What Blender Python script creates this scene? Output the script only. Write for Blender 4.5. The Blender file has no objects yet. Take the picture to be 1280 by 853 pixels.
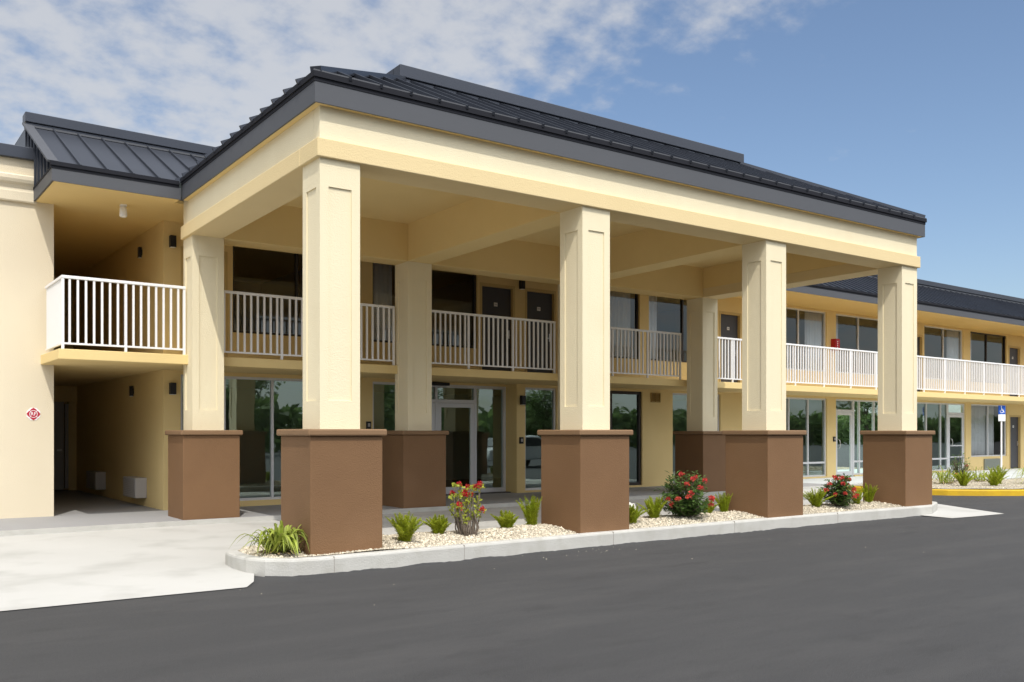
import bpy, bmesh, math, random
from mathutils import Vector, Matrix, noise as mnoise

scene = bpy.context.scene
COL = scene.collection
R = math.radians

# ------------------------------------------------------------------ camera, sky, sun, exposure
cam_d = bpy.data.cameras.new('camera')
cam = bpy.data.objects.new('camera', cam_d)
COL.objects.link(cam)
cam_d.sensor_width = 36.0
cam_d.lens = 36.0 * 1140.9 / 1280.0
cam_d.shift_y = (541.5 - 426.5) / 1280.0
cam_d.clip_end = 2000.0
cam.location = (-4.795, -10.767, 1.46)
cam.rotation_euler = (R(90), 0, R(-35.21))
scene.camera = cam

SUN_EL = R(55.6)
SUN_AZ = R(24.1)                    # turned from the facade normal (-Y) towards -X
to_sun = Vector((-math.sin(SUN_AZ) * math.cos(SUN_EL), -math.cos(SUN_AZ) * math.cos(SUN_EL), math.sin(SUN_EL)))
sun_d = bpy.data.lights.new('sun', 'SUN')
sun_d.energy = 2.7
sun_d.angle = R(0.53)
sun_d.color = (1.0, 0.95, 0.87)
sun = bpy.data.objects.new('sun', sun_d)
COL.objects.link(sun)
sun.rotation_euler = to_sun.to_track_quat('Z', 'Y').to_euler()
sun.location = to_sun * 60

world = bpy.data.worlds.new('World')
scene.world = world
world.use_nodes = True
wn, wl = world.node_tree.nodes, world.node_tree.links
wn.clear()
w_out = wn.new('ShaderNodeOutputWorld')
bg_sky = wn.new('ShaderNodeBackground')
bg_cloud = wn.new('ShaderNodeBackground')
sky = wn.new('ShaderNodeTexSky')
sky.sky_type = 'NISHITA'
sky.sun_disc = False
sky.sun_elevation = SUN_EL
sky.sun_rotation = math.atan2(to_sun.x, to_sun.y)
sky.air_density = 1.0
sky.dust_density = 1.5
sky.ozone_density = 2.2
SKY_STRENGTH = 0.125
bg_sky.inputs['Strength'].default_value = SKY_STRENGTH
wl.new(sky.outputs[0], bg_sky.inputs['Color'])
bg_cloud.inputs['Color'].default_value = (0.96, 0.965, 0.98, 1)
tc = wn.new('ShaderNodeTexCoord')
sep = wn.new('ShaderNodeSeparateXYZ')
wl.new(tc.outputs['Generated'], sep.inputs[0])


def wmath(op, a, b=None, c=None):
    n = wn.new('ShaderNodeMath')
    n.operation = op
    for i, v in enumerate((a, b, c)):
        if v is None:
            continue
        if isinstance(v, (int, float)):
            n.inputs[i].default_value = v
        else:
            wl.new(v, n.inputs[i])
    return n.outputs[0]


zz = wmath('MAXIMUM', wmath('ADD', sep.outputs['Z'], 0.30), 0.10)
cx = wmath('DIVIDE', sep.outputs['X'], zz)
cy = wmath('DIVIDE', sep.outputs['Y'], zz)
comb = wn.new('ShaderNodeCombineXYZ')
wl.new(cx, comb.inputs[0])
wl.new(cy, comb.inputs[1])
n1 = wn.new('ShaderNodeTexNoise')            # small altocumulus puffs
n1.inputs['Scale'].default_value = 15.0
n1.inputs['Detail'].default_value = 5.0
n1.inputs['Roughness'].default_value = 0.55
n1.inputs['Distortion'].default_value = 0.0
wl.new(comb.outputs[0], n1.inputs['Vector'])
n2 = wn.new('ShaderNodeTexNoise')            # broad cloud fields
n2.inputs['Scale'].default_value = 2.4
n2.inputs['Detail'].default_value = 3.0
wl.new(comb.outputs[0], n2.inputs['Vector'])
# the cloud bank lies over the left part of the sky: a wind-aligned edge across the cloud layer
edge = wmath('SUBTRACT', wmath('SUBTRACT', 1.35, cx), wmath('MULTIPLY', cy, 0.30))
bank = wn.new('ShaderNodeMapRange')
bank.interpolation_type = 'SMOOTHSTEP'
bank.inputs['From Min'].default_value = -0.16
bank.inputs['From Max'].default_value = 0.36
wl.new(edge, bank.inputs['Value'])
puff = wmath('ADD', wmath('MULTIPLY', n1.outputs[0], 1.15), wmath('MULTIPLY', n2.outputs[0], 0.55))
behind = wn.new('ShaderNodeMapRange')         # unseen cloud cover added behind the camera as fill light
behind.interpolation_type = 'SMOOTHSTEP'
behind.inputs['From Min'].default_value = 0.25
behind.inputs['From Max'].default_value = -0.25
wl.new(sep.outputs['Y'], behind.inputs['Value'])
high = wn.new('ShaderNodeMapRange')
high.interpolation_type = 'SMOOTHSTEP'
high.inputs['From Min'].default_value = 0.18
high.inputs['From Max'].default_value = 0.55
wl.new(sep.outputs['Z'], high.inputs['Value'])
wl.new(wmath('ADD', wmath('MULTIPLY', wmath('MULTIPLY', behind.outputs[0], high.outputs[0]), 2.5), 0.62), bg_cloud.inputs['Strength'])   # added cloud behind the camera is boosted to lift the shade
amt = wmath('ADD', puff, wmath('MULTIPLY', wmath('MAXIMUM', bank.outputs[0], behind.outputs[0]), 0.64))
mr = wn.new('ShaderNodeMapRange')
mr.interpolation_type = 'SMOOTHSTEP'
mr.inputs['From Min'].default_value = 1.04
mr.inputs['From Max'].default_value = 1.64
mr.inputs['To Max'].default_value = 0.76
wl.new(amt, mr.inputs['Value'])
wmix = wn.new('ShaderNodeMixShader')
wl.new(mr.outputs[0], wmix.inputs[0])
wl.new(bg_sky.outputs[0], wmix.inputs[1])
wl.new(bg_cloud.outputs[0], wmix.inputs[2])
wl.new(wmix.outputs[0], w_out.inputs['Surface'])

scene.view_settings.view_transform = 'Standard'
scene.view_settings.look = 'None'
scene.view_settings.gamma = 1.0
scene.view_settings.use_curve_mapping = False
scene.view_settings.exposure = 0.22
scene.render.engine = 'CYCLES'
scene.cycles.use_denoising = True
scene.cycles.max_bounces = 10
scene.cycles.diffuse_bounces = 6
scene.cycles.glossy_bounces = 4
scene.cycles.transparent_max_bounces = 12
scene.cycles.sample_clamp_indirect = 6.0

random.seed(7)
rnd = random.random


def uni(a, b):
    return a + (b - a) * rnd()


# ------------------------------------------------------------------ materials
def mat(name, c, rough=0.8, c2=None, scale=3.0, amt=0.5, bump=0.0, bscale=60.0, metal=0.0, spec=0.4, detail=4.0,
        streak=False, island=0.0, c3=None, s3=0.6, a3=0.5):
    m = bpy.data.materials.new(name)
    m.use_nodes = True
    nt = m.node_tree
    n, l = nt.nodes, nt.links
    b = n['Principled BSDF']
    b.inputs['Roughness'].default_value = rough
    b.inputs['Metallic'].default_value = metal
    b.inputs['Specular IOR Level'].default_value = spec
    b.inputs['Base Color'].default_value = (*c, 1)
    geo = n.new('ShaderNodeNewGeometry')
    out = None

    def noisefac(sc, lo, hi, det=detail, vec=None):
        t = n.new('ShaderNodeTexNoise')
        t.inputs['Scale'].default_value = sc
        t.inputs['Detail'].default_value = det
        l.new(vec or geo.outputs['Position'], t.inputs['Vector'])
        r = n.new('ShaderNodeMapRange')
        r.inputs['From Min'].default_value = lo
        r.inputs['From Max'].default_value = hi
        l.new(t.outputs[0], r.inputs['Value'])
        return r.outputs[0]

    if c2 is not None:
        vec = None
        if streak:
            mp = n.new('ShaderNodeMapping')
            mp.inputs['Scale'].default_value = (1, 1, 0.08)
            l.new(geo.outputs['Position'], mp.inputs['Vector'])
            vec = mp.outputs[0]
        f = noisefac(scale, 0.5 - 0.5 * amt, 0.5 + 0.5 * amt, vec=vec)
        mx = n.new('ShaderNodeMix')
        mx.data_type = 'RGBA'
        mx.inputs['A'].default_value = (*c, 1)
        mx.inputs['B'].default_value = (*c2, 1)
        l.new(f, mx.inputs['Factor'])
        out = mx.outputs['Result']
    if c3 is not None:
        f = noisefac(s3, 0.5, 0.5 + 0.5 * a3, det=3)
        mx = n.new('ShaderNodeMix')
        mx.data_type = 'RGBA'
        mx.inputs['A'].default_value = (*c, 1)
        if out:
            l.new(out, mx.inputs['A'])
        mx.inputs['B'].default_value = (*c3, 1)
        l.new(f, mx.inputs['Factor'])
        out = mx.outputs['Result']
    if island:
        hs = n.new('ShaderNodeHueSaturation')
        hs.inputs['Color'].default_value = (*c, 1)
        if out:
            l.new(out, hs.inputs['Color'])
        r = n.new('ShaderNodeMapRange')
        r.inputs['To Min'].default_value = 1 - island
        r.inputs['To Max'].default_value = 1 + island * 0.8
        l.new(geo.outputs['Random Per Island'], r.inputs['Value'])
        l.new(r.outputs[0], hs.inputs['Value'])
        out = hs.outputs[0]
    if out:
        l.new(out, b.inputs['Base Color'])
    if bump:
        t = n.new('ShaderNodeTexNoise')
        t.inputs['Scale'].default_value = bscale
        t.inputs['Detail'].default_value = 6
        l.new(geo.outputs['Position'], t.inputs['Vector'])
        bp = n.new('ShaderNodeBump')
        bp.inputs['Strength'].default_value = bump
        bp.inputs['Distance'].default_value = 0.02
        l.new(t.outputs[0], bp.inputs['Height'])
        l.new(bp.outputs[0], b.inputs['Normal'])
    return m


M = {}
M['cream'] = mat('cream_stucco', (0.78, 0.70, 0.495), 0.85, (0.735, 0.65, 0.45), 2.4, 0.7, 0.3, 70, streak=True,
                 c3=(0.73, 0.64, 0.44), s3=0.8, a3=0.6)
M['yellow'] = mat('yellow_stucco', (0.76, 0.585, 0.275), 0.85, (0.72, 0.55, 0.25), 1.5, 0.8, 0.3, 70,
                  c3=(0.70, 0.53, 0.235), s3=0.45, a3=0.6)
M['band'] = mat('pale_yellow_stucco', (0.71, 0.57, 0.32), 0.85, (0.67, 0.535, 0.29), 1.5, 0.8, 0.3, 70)
M['block'] = mat('pale_cream_stucco', (0.69, 0.61, 0.455), 0.85, (0.65, 0.57, 0.42), 1.6, 0.7, 0.25, 60, streak=True,
                 c3=(0.64, 0.56, 0.42), s3=0.5, a3=0.6)
M['brown'] = mat('brown_stucco', (0.185, 0.100, 0.045), 0.75, (0.160, 0.085, 0.038), 2.2, 0.7, 0.3, 80,
                 c3=(0.205, 0.114, 0.055), s3=1.1, a3=0.6)
M['cap'] = mat('tan_cap_stucco', (0.22, 0.132, 0.068), 0.75, (0.195, 0.115, 0.058), 2.5, 0.8, 0.25, 80)
M['fascia'] = mat('grey_fascia', (0.076, 0.080, 0.090), 0.55, (0.068, 0.072, 0.081), 1.2, 0.8)
M['roof'] = mat('dark_metal_roof', (0.056, 0.063, 0.080), 0.38, (0.046, 0.052, 0.066), 1.1, 0.8, metal=0.45)
M['trim'] = mat('dark_trim', (0.012, 0.013, 0.018), 0.75, spec=0.2)
M['white'] = mat('white_painted_metal', (0.80, 0.80, 0.80), 0.4)
M['alu'] = mat('aluminium', (0.66, 0.67, 0.69), 0.42, (0.62, 0.63, 0.65), 4, 0.8, metal=0.1)
M['bronze'] = mat('dark_bronze', (0.05, 0.042, 0.038), 0.45, metal=0.3)
M['door'] = mat('charcoal_door', (0.064, 0.064, 0.072), 0.5, (0.058, 0.058, 0.066), 2, 0.8)
M['jamb'] = mat('yellow_door_frame', (0.56, 0.41, 0.17), 0.6)
M['black'] = mat('black_fixture', (0.012, 0.012, 0.013), 0.45)
M['steel'] = mat('brushed_steel', (0.62, 0.62, 0.62), 0.3, metal=0.9)
M['curtain'] = mat('white_curtain', (0.84, 0.84, 0.82), 0.9)
M['inwall'] = mat('interior_wall', (0.40, 0.38, 0.34), 0.9)
M['carpet'] = mat('dark_carpet', (0.06, 0.055, 0.05), 0.95)
M['asphalt'] = mat('asphalt', (0.036, 0.036, 0.038), 0.82, (0.070, 0.070, 0.071), 85, 0.45, 0.9, 150, detail=8.0)


def streaks(m, c, scale, vs, lo, hi):
    """long worn bands laid over a base colour"""
    nt = m.node_tree
    n, l = nt.nodes, nt.links
    b = n['Principled BSDF']
    src = b.inputs['Base Color'].links[0].from_socket
    geo = n.new('ShaderNodeNewGeometry')
    mp = n.new('ShaderNodeMapping')
    mp.inputs['Rotation'].default_value = (0, 0, R(-4))
    mp.inputs['Scale'].default_value = vs
    l.new(geo.outputs['Position'], mp.inputs['Vector'])
    t = n.new('ShaderNodeTexNoise')
    t.inputs['Scale'].default_value = scale
    t.inputs['Detail'].default_value = 7
    t.inputs['Roughness'].default_value = 0.62
    l.new(mp.outputs[0], t.inputs['Vector'])
    r = n.new('ShaderNodeMapRange')
    r.inputs['From Min'].default_value = lo
    r.inputs['From Max'].default_value = hi
    l.new(t.outputs[0], r.inputs['Value'])
    mx = n.new('ShaderNodeMix')
    mx.data_type = 'RGBA'
    l.new(r.outputs[0], mx.inputs['Factor'])
    l.new(src, mx.inputs['A'])
    mx.inputs['B'].default_value = (*c, 1)
    l.new(mx.outputs['Result'], b.inputs['Base Color'])


streaks(M['asphalt'], (0.072, 0.071, 0.071), 1.4, (0.3, 1.3, 1), 0.46, 0.80)
streaks(M['asphalt'], (0.040, 0.040, 0.041), 3.1, (0.4, 1.0, 1), 0.56, 0.80)
M['concrete'] = mat('pale_concrete', (0.475, 0.47, 0.445), 0.88, (0.42, 0.415, 0.39), 0.7, 0.6, 0.25, 90,
                    c3=(0.33, 0.325, 0.30), s3=1.3, a3=0.7)
M['kerb'] = mat('kerb_concrete', (0.50, 0.495, 0.46), 0.88, (0.41, 0.40, 0.37), 2.5, 0.6, 0.3, 50,
                c3=(0.40, 0.39, 0.35), s3=4, a3=0.5)
M['walk'] = mat('grey_painted_walk', (0.29, 0.29, 0.295), 0.75, (0.27, 0.27, 0.27), 2, 0.8, 0.12, 80)
M['rightwalk'] = mat('pale_walk', (0.50, 0.53, 0.53), 0.8, (0.45, 0.47, 0.47), 1.5, 0.8, 0.12, 80)
M['yellowkerb'] = mat('yellow_kerb_paint', (0.64, 0.41, 0.012), 0.6, (0.50, 0.31, 0.02), 3, 0.5, 0.3, 40)
M['gravelbed'] = mat('gravel_bed', (0.55, 0.50, 0.40), 0.9, (0.25, 0.21, 0.15), 60, 0.6, 1.0, 60)
M['pebble'] = mat('white_pebbles', (0.57, 0.51, 0.40), 0.8, island=0.45)
M['red'] = mat('red_sign', (0.42, 0.012, 0.035), 0.5)
M['redbox'] = mat('red_box', (0.40, 0.01, 0.015), 0.4)
M['signwhite'] = mat('sign_white', (0.85, 0.85, 0.85), 0.5)
M['signblue'] = mat('sign_blue', (0.01, 0.10, 0.55), 0.5)
M['ac'] = mat('ac_beige', (0.42, 0.40, 0.38), 0.6)
M['acgreen'] = mat('ac_grey', (0.24, 0.26, 0.22), 0.6)
M['vent'] = mat('vent_bronze', (0.33, 0.21, 0.06), 0.6)
M['backdoor'] = mat('stained_grey_door', (0.26, 0.255, 0.26), 0.7, (0.42, 0.41, 0.40), 2.2, 0.5, streak=True)
M['rock'] = mat('white_rock', (0.72, 0.71, 0.68), 0.85, (0.55, 0.54, 0.5), 8, 0.6, 0.6, 20)
M['stem'] = mat('grey_stem', (0.20, 0.165, 0.13), 0.9, (0.11, 0.085, 0.065), 25, 0.6)
M['fern'] = mat('fern_green', (0.50, 0.54, 0.05), 0.6, (0.36, 0.45, 0.03), 6, 0.6, island=0.35)
M['spider'] = mat('strap_leaf', (0.23, 0.32, 0.03), 0.5, (0.40, 0.42, 0.09), 9, 0.5, island=0.4)
M['deadleaf'] = mat('dry_leaf', (0.30, 0.22, 0.11), 0.85, island=0.4)
M['thornleaf'] = mat('lime_leaf', (0.36, 0.40, 0.05), 0.55, island=0.35)
M['ixleaf'] = mat('dark_leaf', (0.075, 0.15, 0.035), 0.42, (0.13, 0.22, 0.055), 9, 0.6, island=0.45)
M['redflower'] = mat('red_flower', (0.52, 0.02, 0.035), 0.6, island=0.35)
M['pinkflower'] = mat('coral_flower', (0.62, 0.05, 0.075), 0.6, (0.72, 0.13, 0.07), 10, 0.5, island=0.3)
M['leafA'] = mat('tree_leaf', (0.13, 0.20, 0.065), 0.6, (0.15, 0.21, 0.07), 1.2, 0.6, island=0.5)
M['bark'] = mat('bark', (0.12, 0.09, 0.065), 0.9)
M['carpaint'] = mat('silver_car_paint', (0.62, 0.63, 0.64), 0.25, spec=0.6)
M['tyre'] = mat('tyre', (0.015, 0.015, 0.015), 0.8)
M['carglass'] = mat('car_glass', (0.01, 0.012, 0.014), 0.05, spec=0.8)
M['plate'] = mat('number_plate', (0.75, 0.75, 0.75), 0.4)
M['wood'] = mat('dark_wood', (0.05, 0.03, 0.02), 0.5)


def leafy(m, amt=0.4):
    """thin leaves let some light through"""
    nt = m.node_tree
    n, l = nt.nodes, nt.links
    b, o = n['Principled BSDF'], n['Material Output']
    t = n.new('ShaderNodeBsdfTranslucent')
    c = b.inputs['Base Color']
    if c.is_linked:
        l.new(c.links[0].from_socket, t.inputs['Color'])
    else:
        t.inputs['Color'].default_value = c.default_value
    x = n.new('ShaderNodeMixShader')
    x.inputs[0].default_value = amt
    l.new(b.outputs[0], x.inputs[1])
    l.new(t.outputs[0], x.inputs[2])
    l.new(x.outputs[0], o.inputs['Surface'])


for q in ('fern', 'spider', 'thornleaf', 'ixleaf', 'redflower', 'pinkflower', 'leafA'):
    leafy(M[q], 0.5 if q == 'leafA' else 0.38)


def glass(name, tint, boost, refl=(0.92, 0.96, 0.95)):
    m = bpy.data.materials.new(name)
    m.use_nodes = True
    nt = m.node_tree
    n, l = nt.nodes, nt.links
    n.clear()
    o = n.new('ShaderNodeOutputMaterial')
    t = n.new('ShaderNodeBsdfTransparent')
    t.inputs[0].default_value = (*tint, 1)
    g = n.new('ShaderNodeBsdfGlossy')
    g.inputs['Roughness'].default_value = 0.012
    g.inputs['Color'].default_value = (*refl, 1)
    f = n.new('ShaderNodeFresnel')
    f.inputs['IOR'].default_value = 1.55
    a = n.new('ShaderNodeMath')
    a.operation = 'ADD'
    a.use_clamp = True
    a.inputs[1].default_value = boost
    l.new(f.outputs[0], a.inputs[0])
    x = n.new('ShaderNodeMixShader')
    l.new(a.outputs[0], x.inputs[0])
    l.new(t.outputs[0], x.inputs[1])
    l.new(g.outputs[0], x.inputs[2])
    # faint waviness of plate glass
    geo = n.new('ShaderNodeNewGeometry')
    nz = n.new('ShaderNodeTexNoise')
    nz.inputs['Scale'].default_value = 0.9
    l.new(geo.outputs['Position'], nz.inputs['Vector'])
    bp = n.new('ShaderNodeBump')
    bp.inputs['Strength'].default_value = 0.05
    bp.inputs['Distance'].default_value = 0.05
    l.new(nz.outputs[0], bp.inputs['Height'])
    l.new(bp.outputs[0], g.inputs['Normal'])
    l.new(x.outputs[0], o.inputs['Surface'])
    return m


M['glassG'] = glass('green_tinted_glass', (0.74, 0.86, 0.80), 0.20, (0.80, 0.98, 0.92))
M['glassU'] = glass('clear_dark_glass', (0.90, 0.92, 0.94), 0.04)


# ------------------------------------------------------------------ mesh builder
class MB:
    def __init__(self):
        self.v, self.f = [], []

    def add(self, vs, fs):
        o = len(self.v)
        self.v += [tuple(p) for p in vs]
        self.f += [tuple(i + o for i in q) for q in fs]

    def box(self, x0, x1, y0, y1, z0, z1):
        self.add([(x0, y0, z0), (x1, y0, z0), (x1, y1, z0), (x0, y1, z0), (x0, y0, z1), (x1, y0, z1), (x1, y1, z1), (x0, y1, z1)],
                 [(0, 3, 2, 1), (4, 5, 6, 7), (0, 1, 5, 4), (1, 2, 6, 5), (2, 3, 7, 6), (3, 0, 4, 7)])
        return self

    def prism(self, pts, z0, z1):
        n = len(pts)
        self.add([(x, y, z0) for x, y in pts] + [(x, y, z1) for x, y in pts],
                 [tuple(range(n - 1, -1, -1)), tuple(range(n, 2 * n))] + [(i, (i + 1) % n, n + (i + 1) % n, n + i) for i in range(n)])
        return self

    def extr(self, pts, off):
        """polygon of 3d points, thickened by the vector off"""
        n = len(pts)
        q = [Vector(p) for p in pts]
        o = Vector(off)
        self.add(q + [p + o for p in q], [tuple(range(n - 1, -1, -1)), tuple(range(n, 2 * n))] + [(i, (i + 1) % n, n + (i + 1) % n, n + i) for i in range(n)])
        return self

    def bar(self, a, b, w, h, up=(0, 0, 1)):
        """rectangular bar from a to b, w across, h along up, sitting on the line"""
        a, b = Vector(a), Vector(b)
        d = (b - a).normalized()
        s = d.cross(Vector(up)).normalized()
        u = s.cross(d).normalized()
        vs = []
        for p in (a, b):
            for sx, sy in ((-1, 0), (1, 0), (1, 1), (-1, 1)):
                vs.append(p + s * (sx * w / 2) + u * (sy * h))
        self.add(vs, [(0, 1, 2, 3), (7, 6, 5, 4), (0, 4, 5, 1), (1, 5, 6, 2), (2, 6, 7, 3), (3, 7, 4, 0)])
        return self

    def tube(self, pts, radii, n=7):
        pts = [Vector(p) for p in pts]
        rings = []
        o = len(self.v)
        for i, p in enumerate(pts):
            d = (pts[min(i + 1, len(pts) - 1)] - pts[max(i - 1, 0)]).normalized()
            s = d.cross(Vector((0.13, 0.31, 0.94)))
            if s.length < 1e-3:
                s = d.cross(Vector((1, 0, 0)))
            s.normalize()
            u = s.cross(d)
            r = radii[i] if isinstance(radii, (list, tuple)) else radii
            for k in range(n):
                a = 2 * math.pi * k / n
                self.v.append(tuple(p + s * (math.cos(a) * r) + u * (math.sin(a) * r)))
        for i in range(len(pts) - 1):
            for k in range(n):
                a, b = o + i * n + k, o + i * n + (k + 1) % n
                self.f.append((a, b, b + n, a + n))
        self.f.append(tuple(o + k for k in range(n - 1, -1, -1)))
        self.f.append(tuple(o + (len(pts) - 1) * n + k for k in range(n)))
        return self

    def disc_ngon(self, c, ax_u, ax_v, pts2, t):
        c, u, w = Vector(c), Vector(ax_u), Vector(ax_v)
        nrm = u.cross(w)
        return self.extr([c + u * x + w * y for x, y in pts2], nrm * t)

    def build(self, name, m, parent=None, bevel=0.0, smooth=False):
        me = bpy.data.meshes.new(name)
        me.from_pydata(self.v, [], self.f)
        me.validate()
        bm = bmesh.new()
        bm.from_mesh(me)
        bmesh.ops.recalc_face_normals(bm, faces=bm.faces)
        bm.to_mesh(me)
        bm.free()
        me.materials.append(m)
        if smooth:
            for p in me.polygons:
                p.use_smooth = True
        o = bpy.data.objects.new(name, me)
        COL.objects.link(o)
        if parent is not None:
            o.parent = parent
        if bevel:
            b = o.modifiers.new('bevel', 'BEVEL')
            b.width = bevel
            b.segments = 2
            b.limit_method = 'ANGLE'
        return o


def raw(name, v, f, m, parent=None, smooth=False):
    me = bpy.data.meshes.new(name)
    me.from_pydata(v, [], f)
    me.materials.append(m)
    if smooth:
        for p in me.polygons:
            p.use_smooth = True
    o = bpy.data.objects.new(name, me)
    COL.objects.link(o)
    if parent is not None:
        o.parent = parent
    return o


def tag(o, label, cat, group=None, kind=None):
    if label:
        o['label'] = label
    if cat:
        o['category'] = cat
    if group:
        o['group'] = group
    if kind:
        o['kind'] = kind
    return o


def structure(o):
    o['kind'] = 'structure'
    return o


def thing(name, loc, label, cat, group=None, rz=0.0):
    o = bpy.data.objects.new(name, None)
    o.empty_display_size = 0.2
    COL.objects.link(o)
    o.location = loc
    o.rotation_euler = (0, 0, rz)
    return tag(o, label, cat, group)


def copy_tree(o, parent=None):
    c = o.copy()
    COL.objects.link(c)
    if parent is not None:
        c.parent = parent
    for ch in list(o.children):
        copy_tree(ch, c)
    return c


# facade frame: s along the front, d into the building, origin at the balcony edge
FK = 0.025
FA = math.atan(FK)
F0 = Vector((0, 5.5, 0))


def fp(s, d, z=0.0):
    c, n = math.cos(FA), math.sin(FA)
    return Vector((s * c - d * n, 5.5 + s * n + d * c, z))


WALL = 1.6
FLOOR2 = 2.82
CEIL1 = 2.65
CEIL2 = 5.47

# ------------------------------------------------------------------ ground
g = MB()
g.add([(-300, -300, -0.2), (300, -300, -0.2), (300, 300, -0.2), (-300, 300, -0.2)], [(0, 1, 2, 3)])
structure(g.build('parking_lot', M['asphalt']))


def dz(v):
    t = min(1, max(0, (v + 1.2) / 5.6))
    return -0.192 + t * 0.115


drive = [(-16, -1.12), (-5, -1.12), (-3.2, -1.13), (-1.48, -1.14), (-1.3, -0.85), (-1.1, -0.3), (-0.6, 0.2), (12.3, 0.2), (12.4, -1.22), (13.2, -1.28), (14.22, -1.31),
         (14.8, -0.05), (17.2, 5.0), (17.2, 5.6), (-16, 5.2)]
bm = bmesh.new()
bm.faces.new([bm.verts.new((x, y, 0)) for x, y in drive])
for cut in (-0.8, -0.3, 0.3, 0.8, 1.6, 2.4, 3.2, 3.8, 4.3, 4.6):
    bmesh.ops.bisect_plane(bm, geom=bm.verts[:] + bm.edges[:] + bm.faces[:], plane_co=(0, cut, 0), plane_no=(0, 1, 0))
for v in bm.verts:
    v.co.z = dz(v.co.y)
    v.co.x += 0.0
bmesh.ops.recalc_face_normals(bm, faces=bm.faces)
if sum(f.normal.z for f in bm.faces) < 0:
    bmesh.ops.reverse_faces(bm, faces=bm.faces)
me = bpy.data.meshes.new('driveway')
bm.to_mesh(me)
bm.free()
me.materials.append(M['concrete'])
driveway = bpy.data.objects.new('driveway', me)
COL.objects.link(driveway)
structure(driveway)

# grey painted walkway along the front, pale walkway along the right wing
sw = MB()
sw.prism([(-16, 4.35), (0.0, 4.82), (13.0, 4.86), (17.6, 4.9), (17.6, 20), (-16, 20)], -0.3, 0.0)
structure(sw.build('sidewalk', M['walk'], bevel=0.012))
ke = MB()
ke.prism([(-16, 4.31), (0.0, 4.78), (17.6, 4.86), (17.6, 4.898), (13.0, 4.858), (0.0, 4.818), (-16, 4.348)], -0.3, 0.002)
structure(ke.build('walkway_edge', M['kerb']))
rw = MB()
rw.prism([(17.604, 4.9), (19.2, 5.2), (24.0, 5.6), (60, 6.4), (60, 20), (17.604, 20)], -0.3, 0.0)
rw.prism([(24.2, 4.1), (40, 4.5), (40, 5.95), (24.2, 5.598)], -0.3, -0.006)
structure(rw.build('right_sidewalk', M['rightwalk']))

# planting island under the front columns
ISL = [(-1.20, 0.45), (-1.22, 0.10), (-1.18, -0.25), (-1.05, -0.52), (-0.80, -0.70), (-0.45, -0.765), (0.6, -0.735), (1.8, -0.69), (4.8, -0.60), (8.6, -0.55), (12.75, -0.60),
       (13.75, -0.15), (13.88, 0.05), (13.88, 0.3), (13.7, 0.75), (13.3, 0.95), (6, 0.98), (0, 0.95), (-0.7, 0.88), (-1.02, 0.72)]


def inset(poly, d):
    n = len(poly)
    out = []
    for i in range(n):
        p, a, b = Vector(poly[i]), Vector(poly[i - 1]), Vector(poly[(i + 1) % n])
        e1, e2 = (p - a).normalized(), (b - p).normalized()
        n1, n2 = Vector((-e1.y, e1.x)), Vector((-e2.y, e2.x))
        m = (n1 + n2).normalized()
        k = d / max(0.5, m.dot(n1))
        out.append(tuple(p + m * k))
    return out


def ring(mb, outer, inner, z0, z1):
    n = len(outer)
    for i in range(n):
        j = (i + 1) % n
        mb.add([(*outer[i], z0), (*outer[j], z0), (*outer[j], z1), (*outer[i], z1), (*inner[j], z1), (*inner[i], z1), (*inner[j], z0), (*inner[i], z0)],
               [(0, 1, 2, 3), (3, 2, 4, 5), (5, 4, 6, 7)])


def round_ring(mb, outer, inset_w, z0, z1, r=0.03):
    o2 = inset(outer, r)
    inn = inset(outer, inset_w)
    n = len(outer)
    o = len(mb.v)
    o15 = inset(outer, r * 0.3)
    for P_, z in ((outer, z0), (outer, z1 - r), (o15, z1 - r * 0.3), (o2, z1), (inn, z1), (inn, z0)):
        mb.v += [(x, y, z) for x, y in P_]
    for k in range(5):
        for i in range(n):
            j = (i + 1) % n
            mb.f.append((o + k * n + i, o + k * n + j, o + (k + 1) * n + j, o + (k + 1) * n + i))


kb = MB()
round_ring(kb, ISL, 0.15, -0.3, 0.0)
structure(kb.build('kerb', M['kerb']))

kerb_o = [o for o in COL.objects if o.name == 'kerb'][0]
V, Fc = [], []
front = [(-1.22, -0.2)] + [p for p in ISL[3:13]]
pp = []
for a_, b_ in zip(front[1:-1], front[2:]):
    n_ = max(1, int((Vector(b_) - Vector(a_)).length / 0.04))
    for i in range(n_):
        pp.append(Vector(a_).lerp(Vector(b_), i / n_))
for i, p in enumerate(pp):
    d = (pp[min(i + 1, len(pp) - 1)] - pp[max(i - 1, 0)]).normalized()
    nrm = Vector((d.y, -d.x))
    hgt = 0.012 + 0.016 * mnoise.noise((i * 0.09, 1, 2)) + 0.008 * mnoise.noise((i * 0.5, 4, 2))
    q, r_ = p + nrm * 0.002, p + nrm * (0.03 + 0.012 * mnoise.noise((i * 0.2, 7, 2)))
    V += [(q.x, q.y, -0.2 + max(0.001, hgt)), (r_.x, r_.y, -0.1995)]
    if i:
        k = 2 * i
        Fc.append((k - 2, k - 1, k + 1, k))
structure(raw('asphalt_edge', V, Fc, M['asphalt']))
for x in (-0.3, 1.55, 4.2, 6.9, 9.7):
    y = -0.765 + (x + 0.45) * 0.033 if x < 1.8 else (-0.69 + (x - 1.8) * 0.03 if x < 4.8 else -0.60 + (x - 4.8) * 0.0132 if x < 8.6 else -0.55 - (x - 8.6) * 0.012)
    MB().box(x - 0.002, x + 0.002, y - 0.0015, y + 0.16, -0.19, 0.001).build('kerb_joint', M['stem'], kerb_o)

PIERS = [(i * 4.167, j * 5.375) for j in (0, 1) for i in range(4)]


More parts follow.
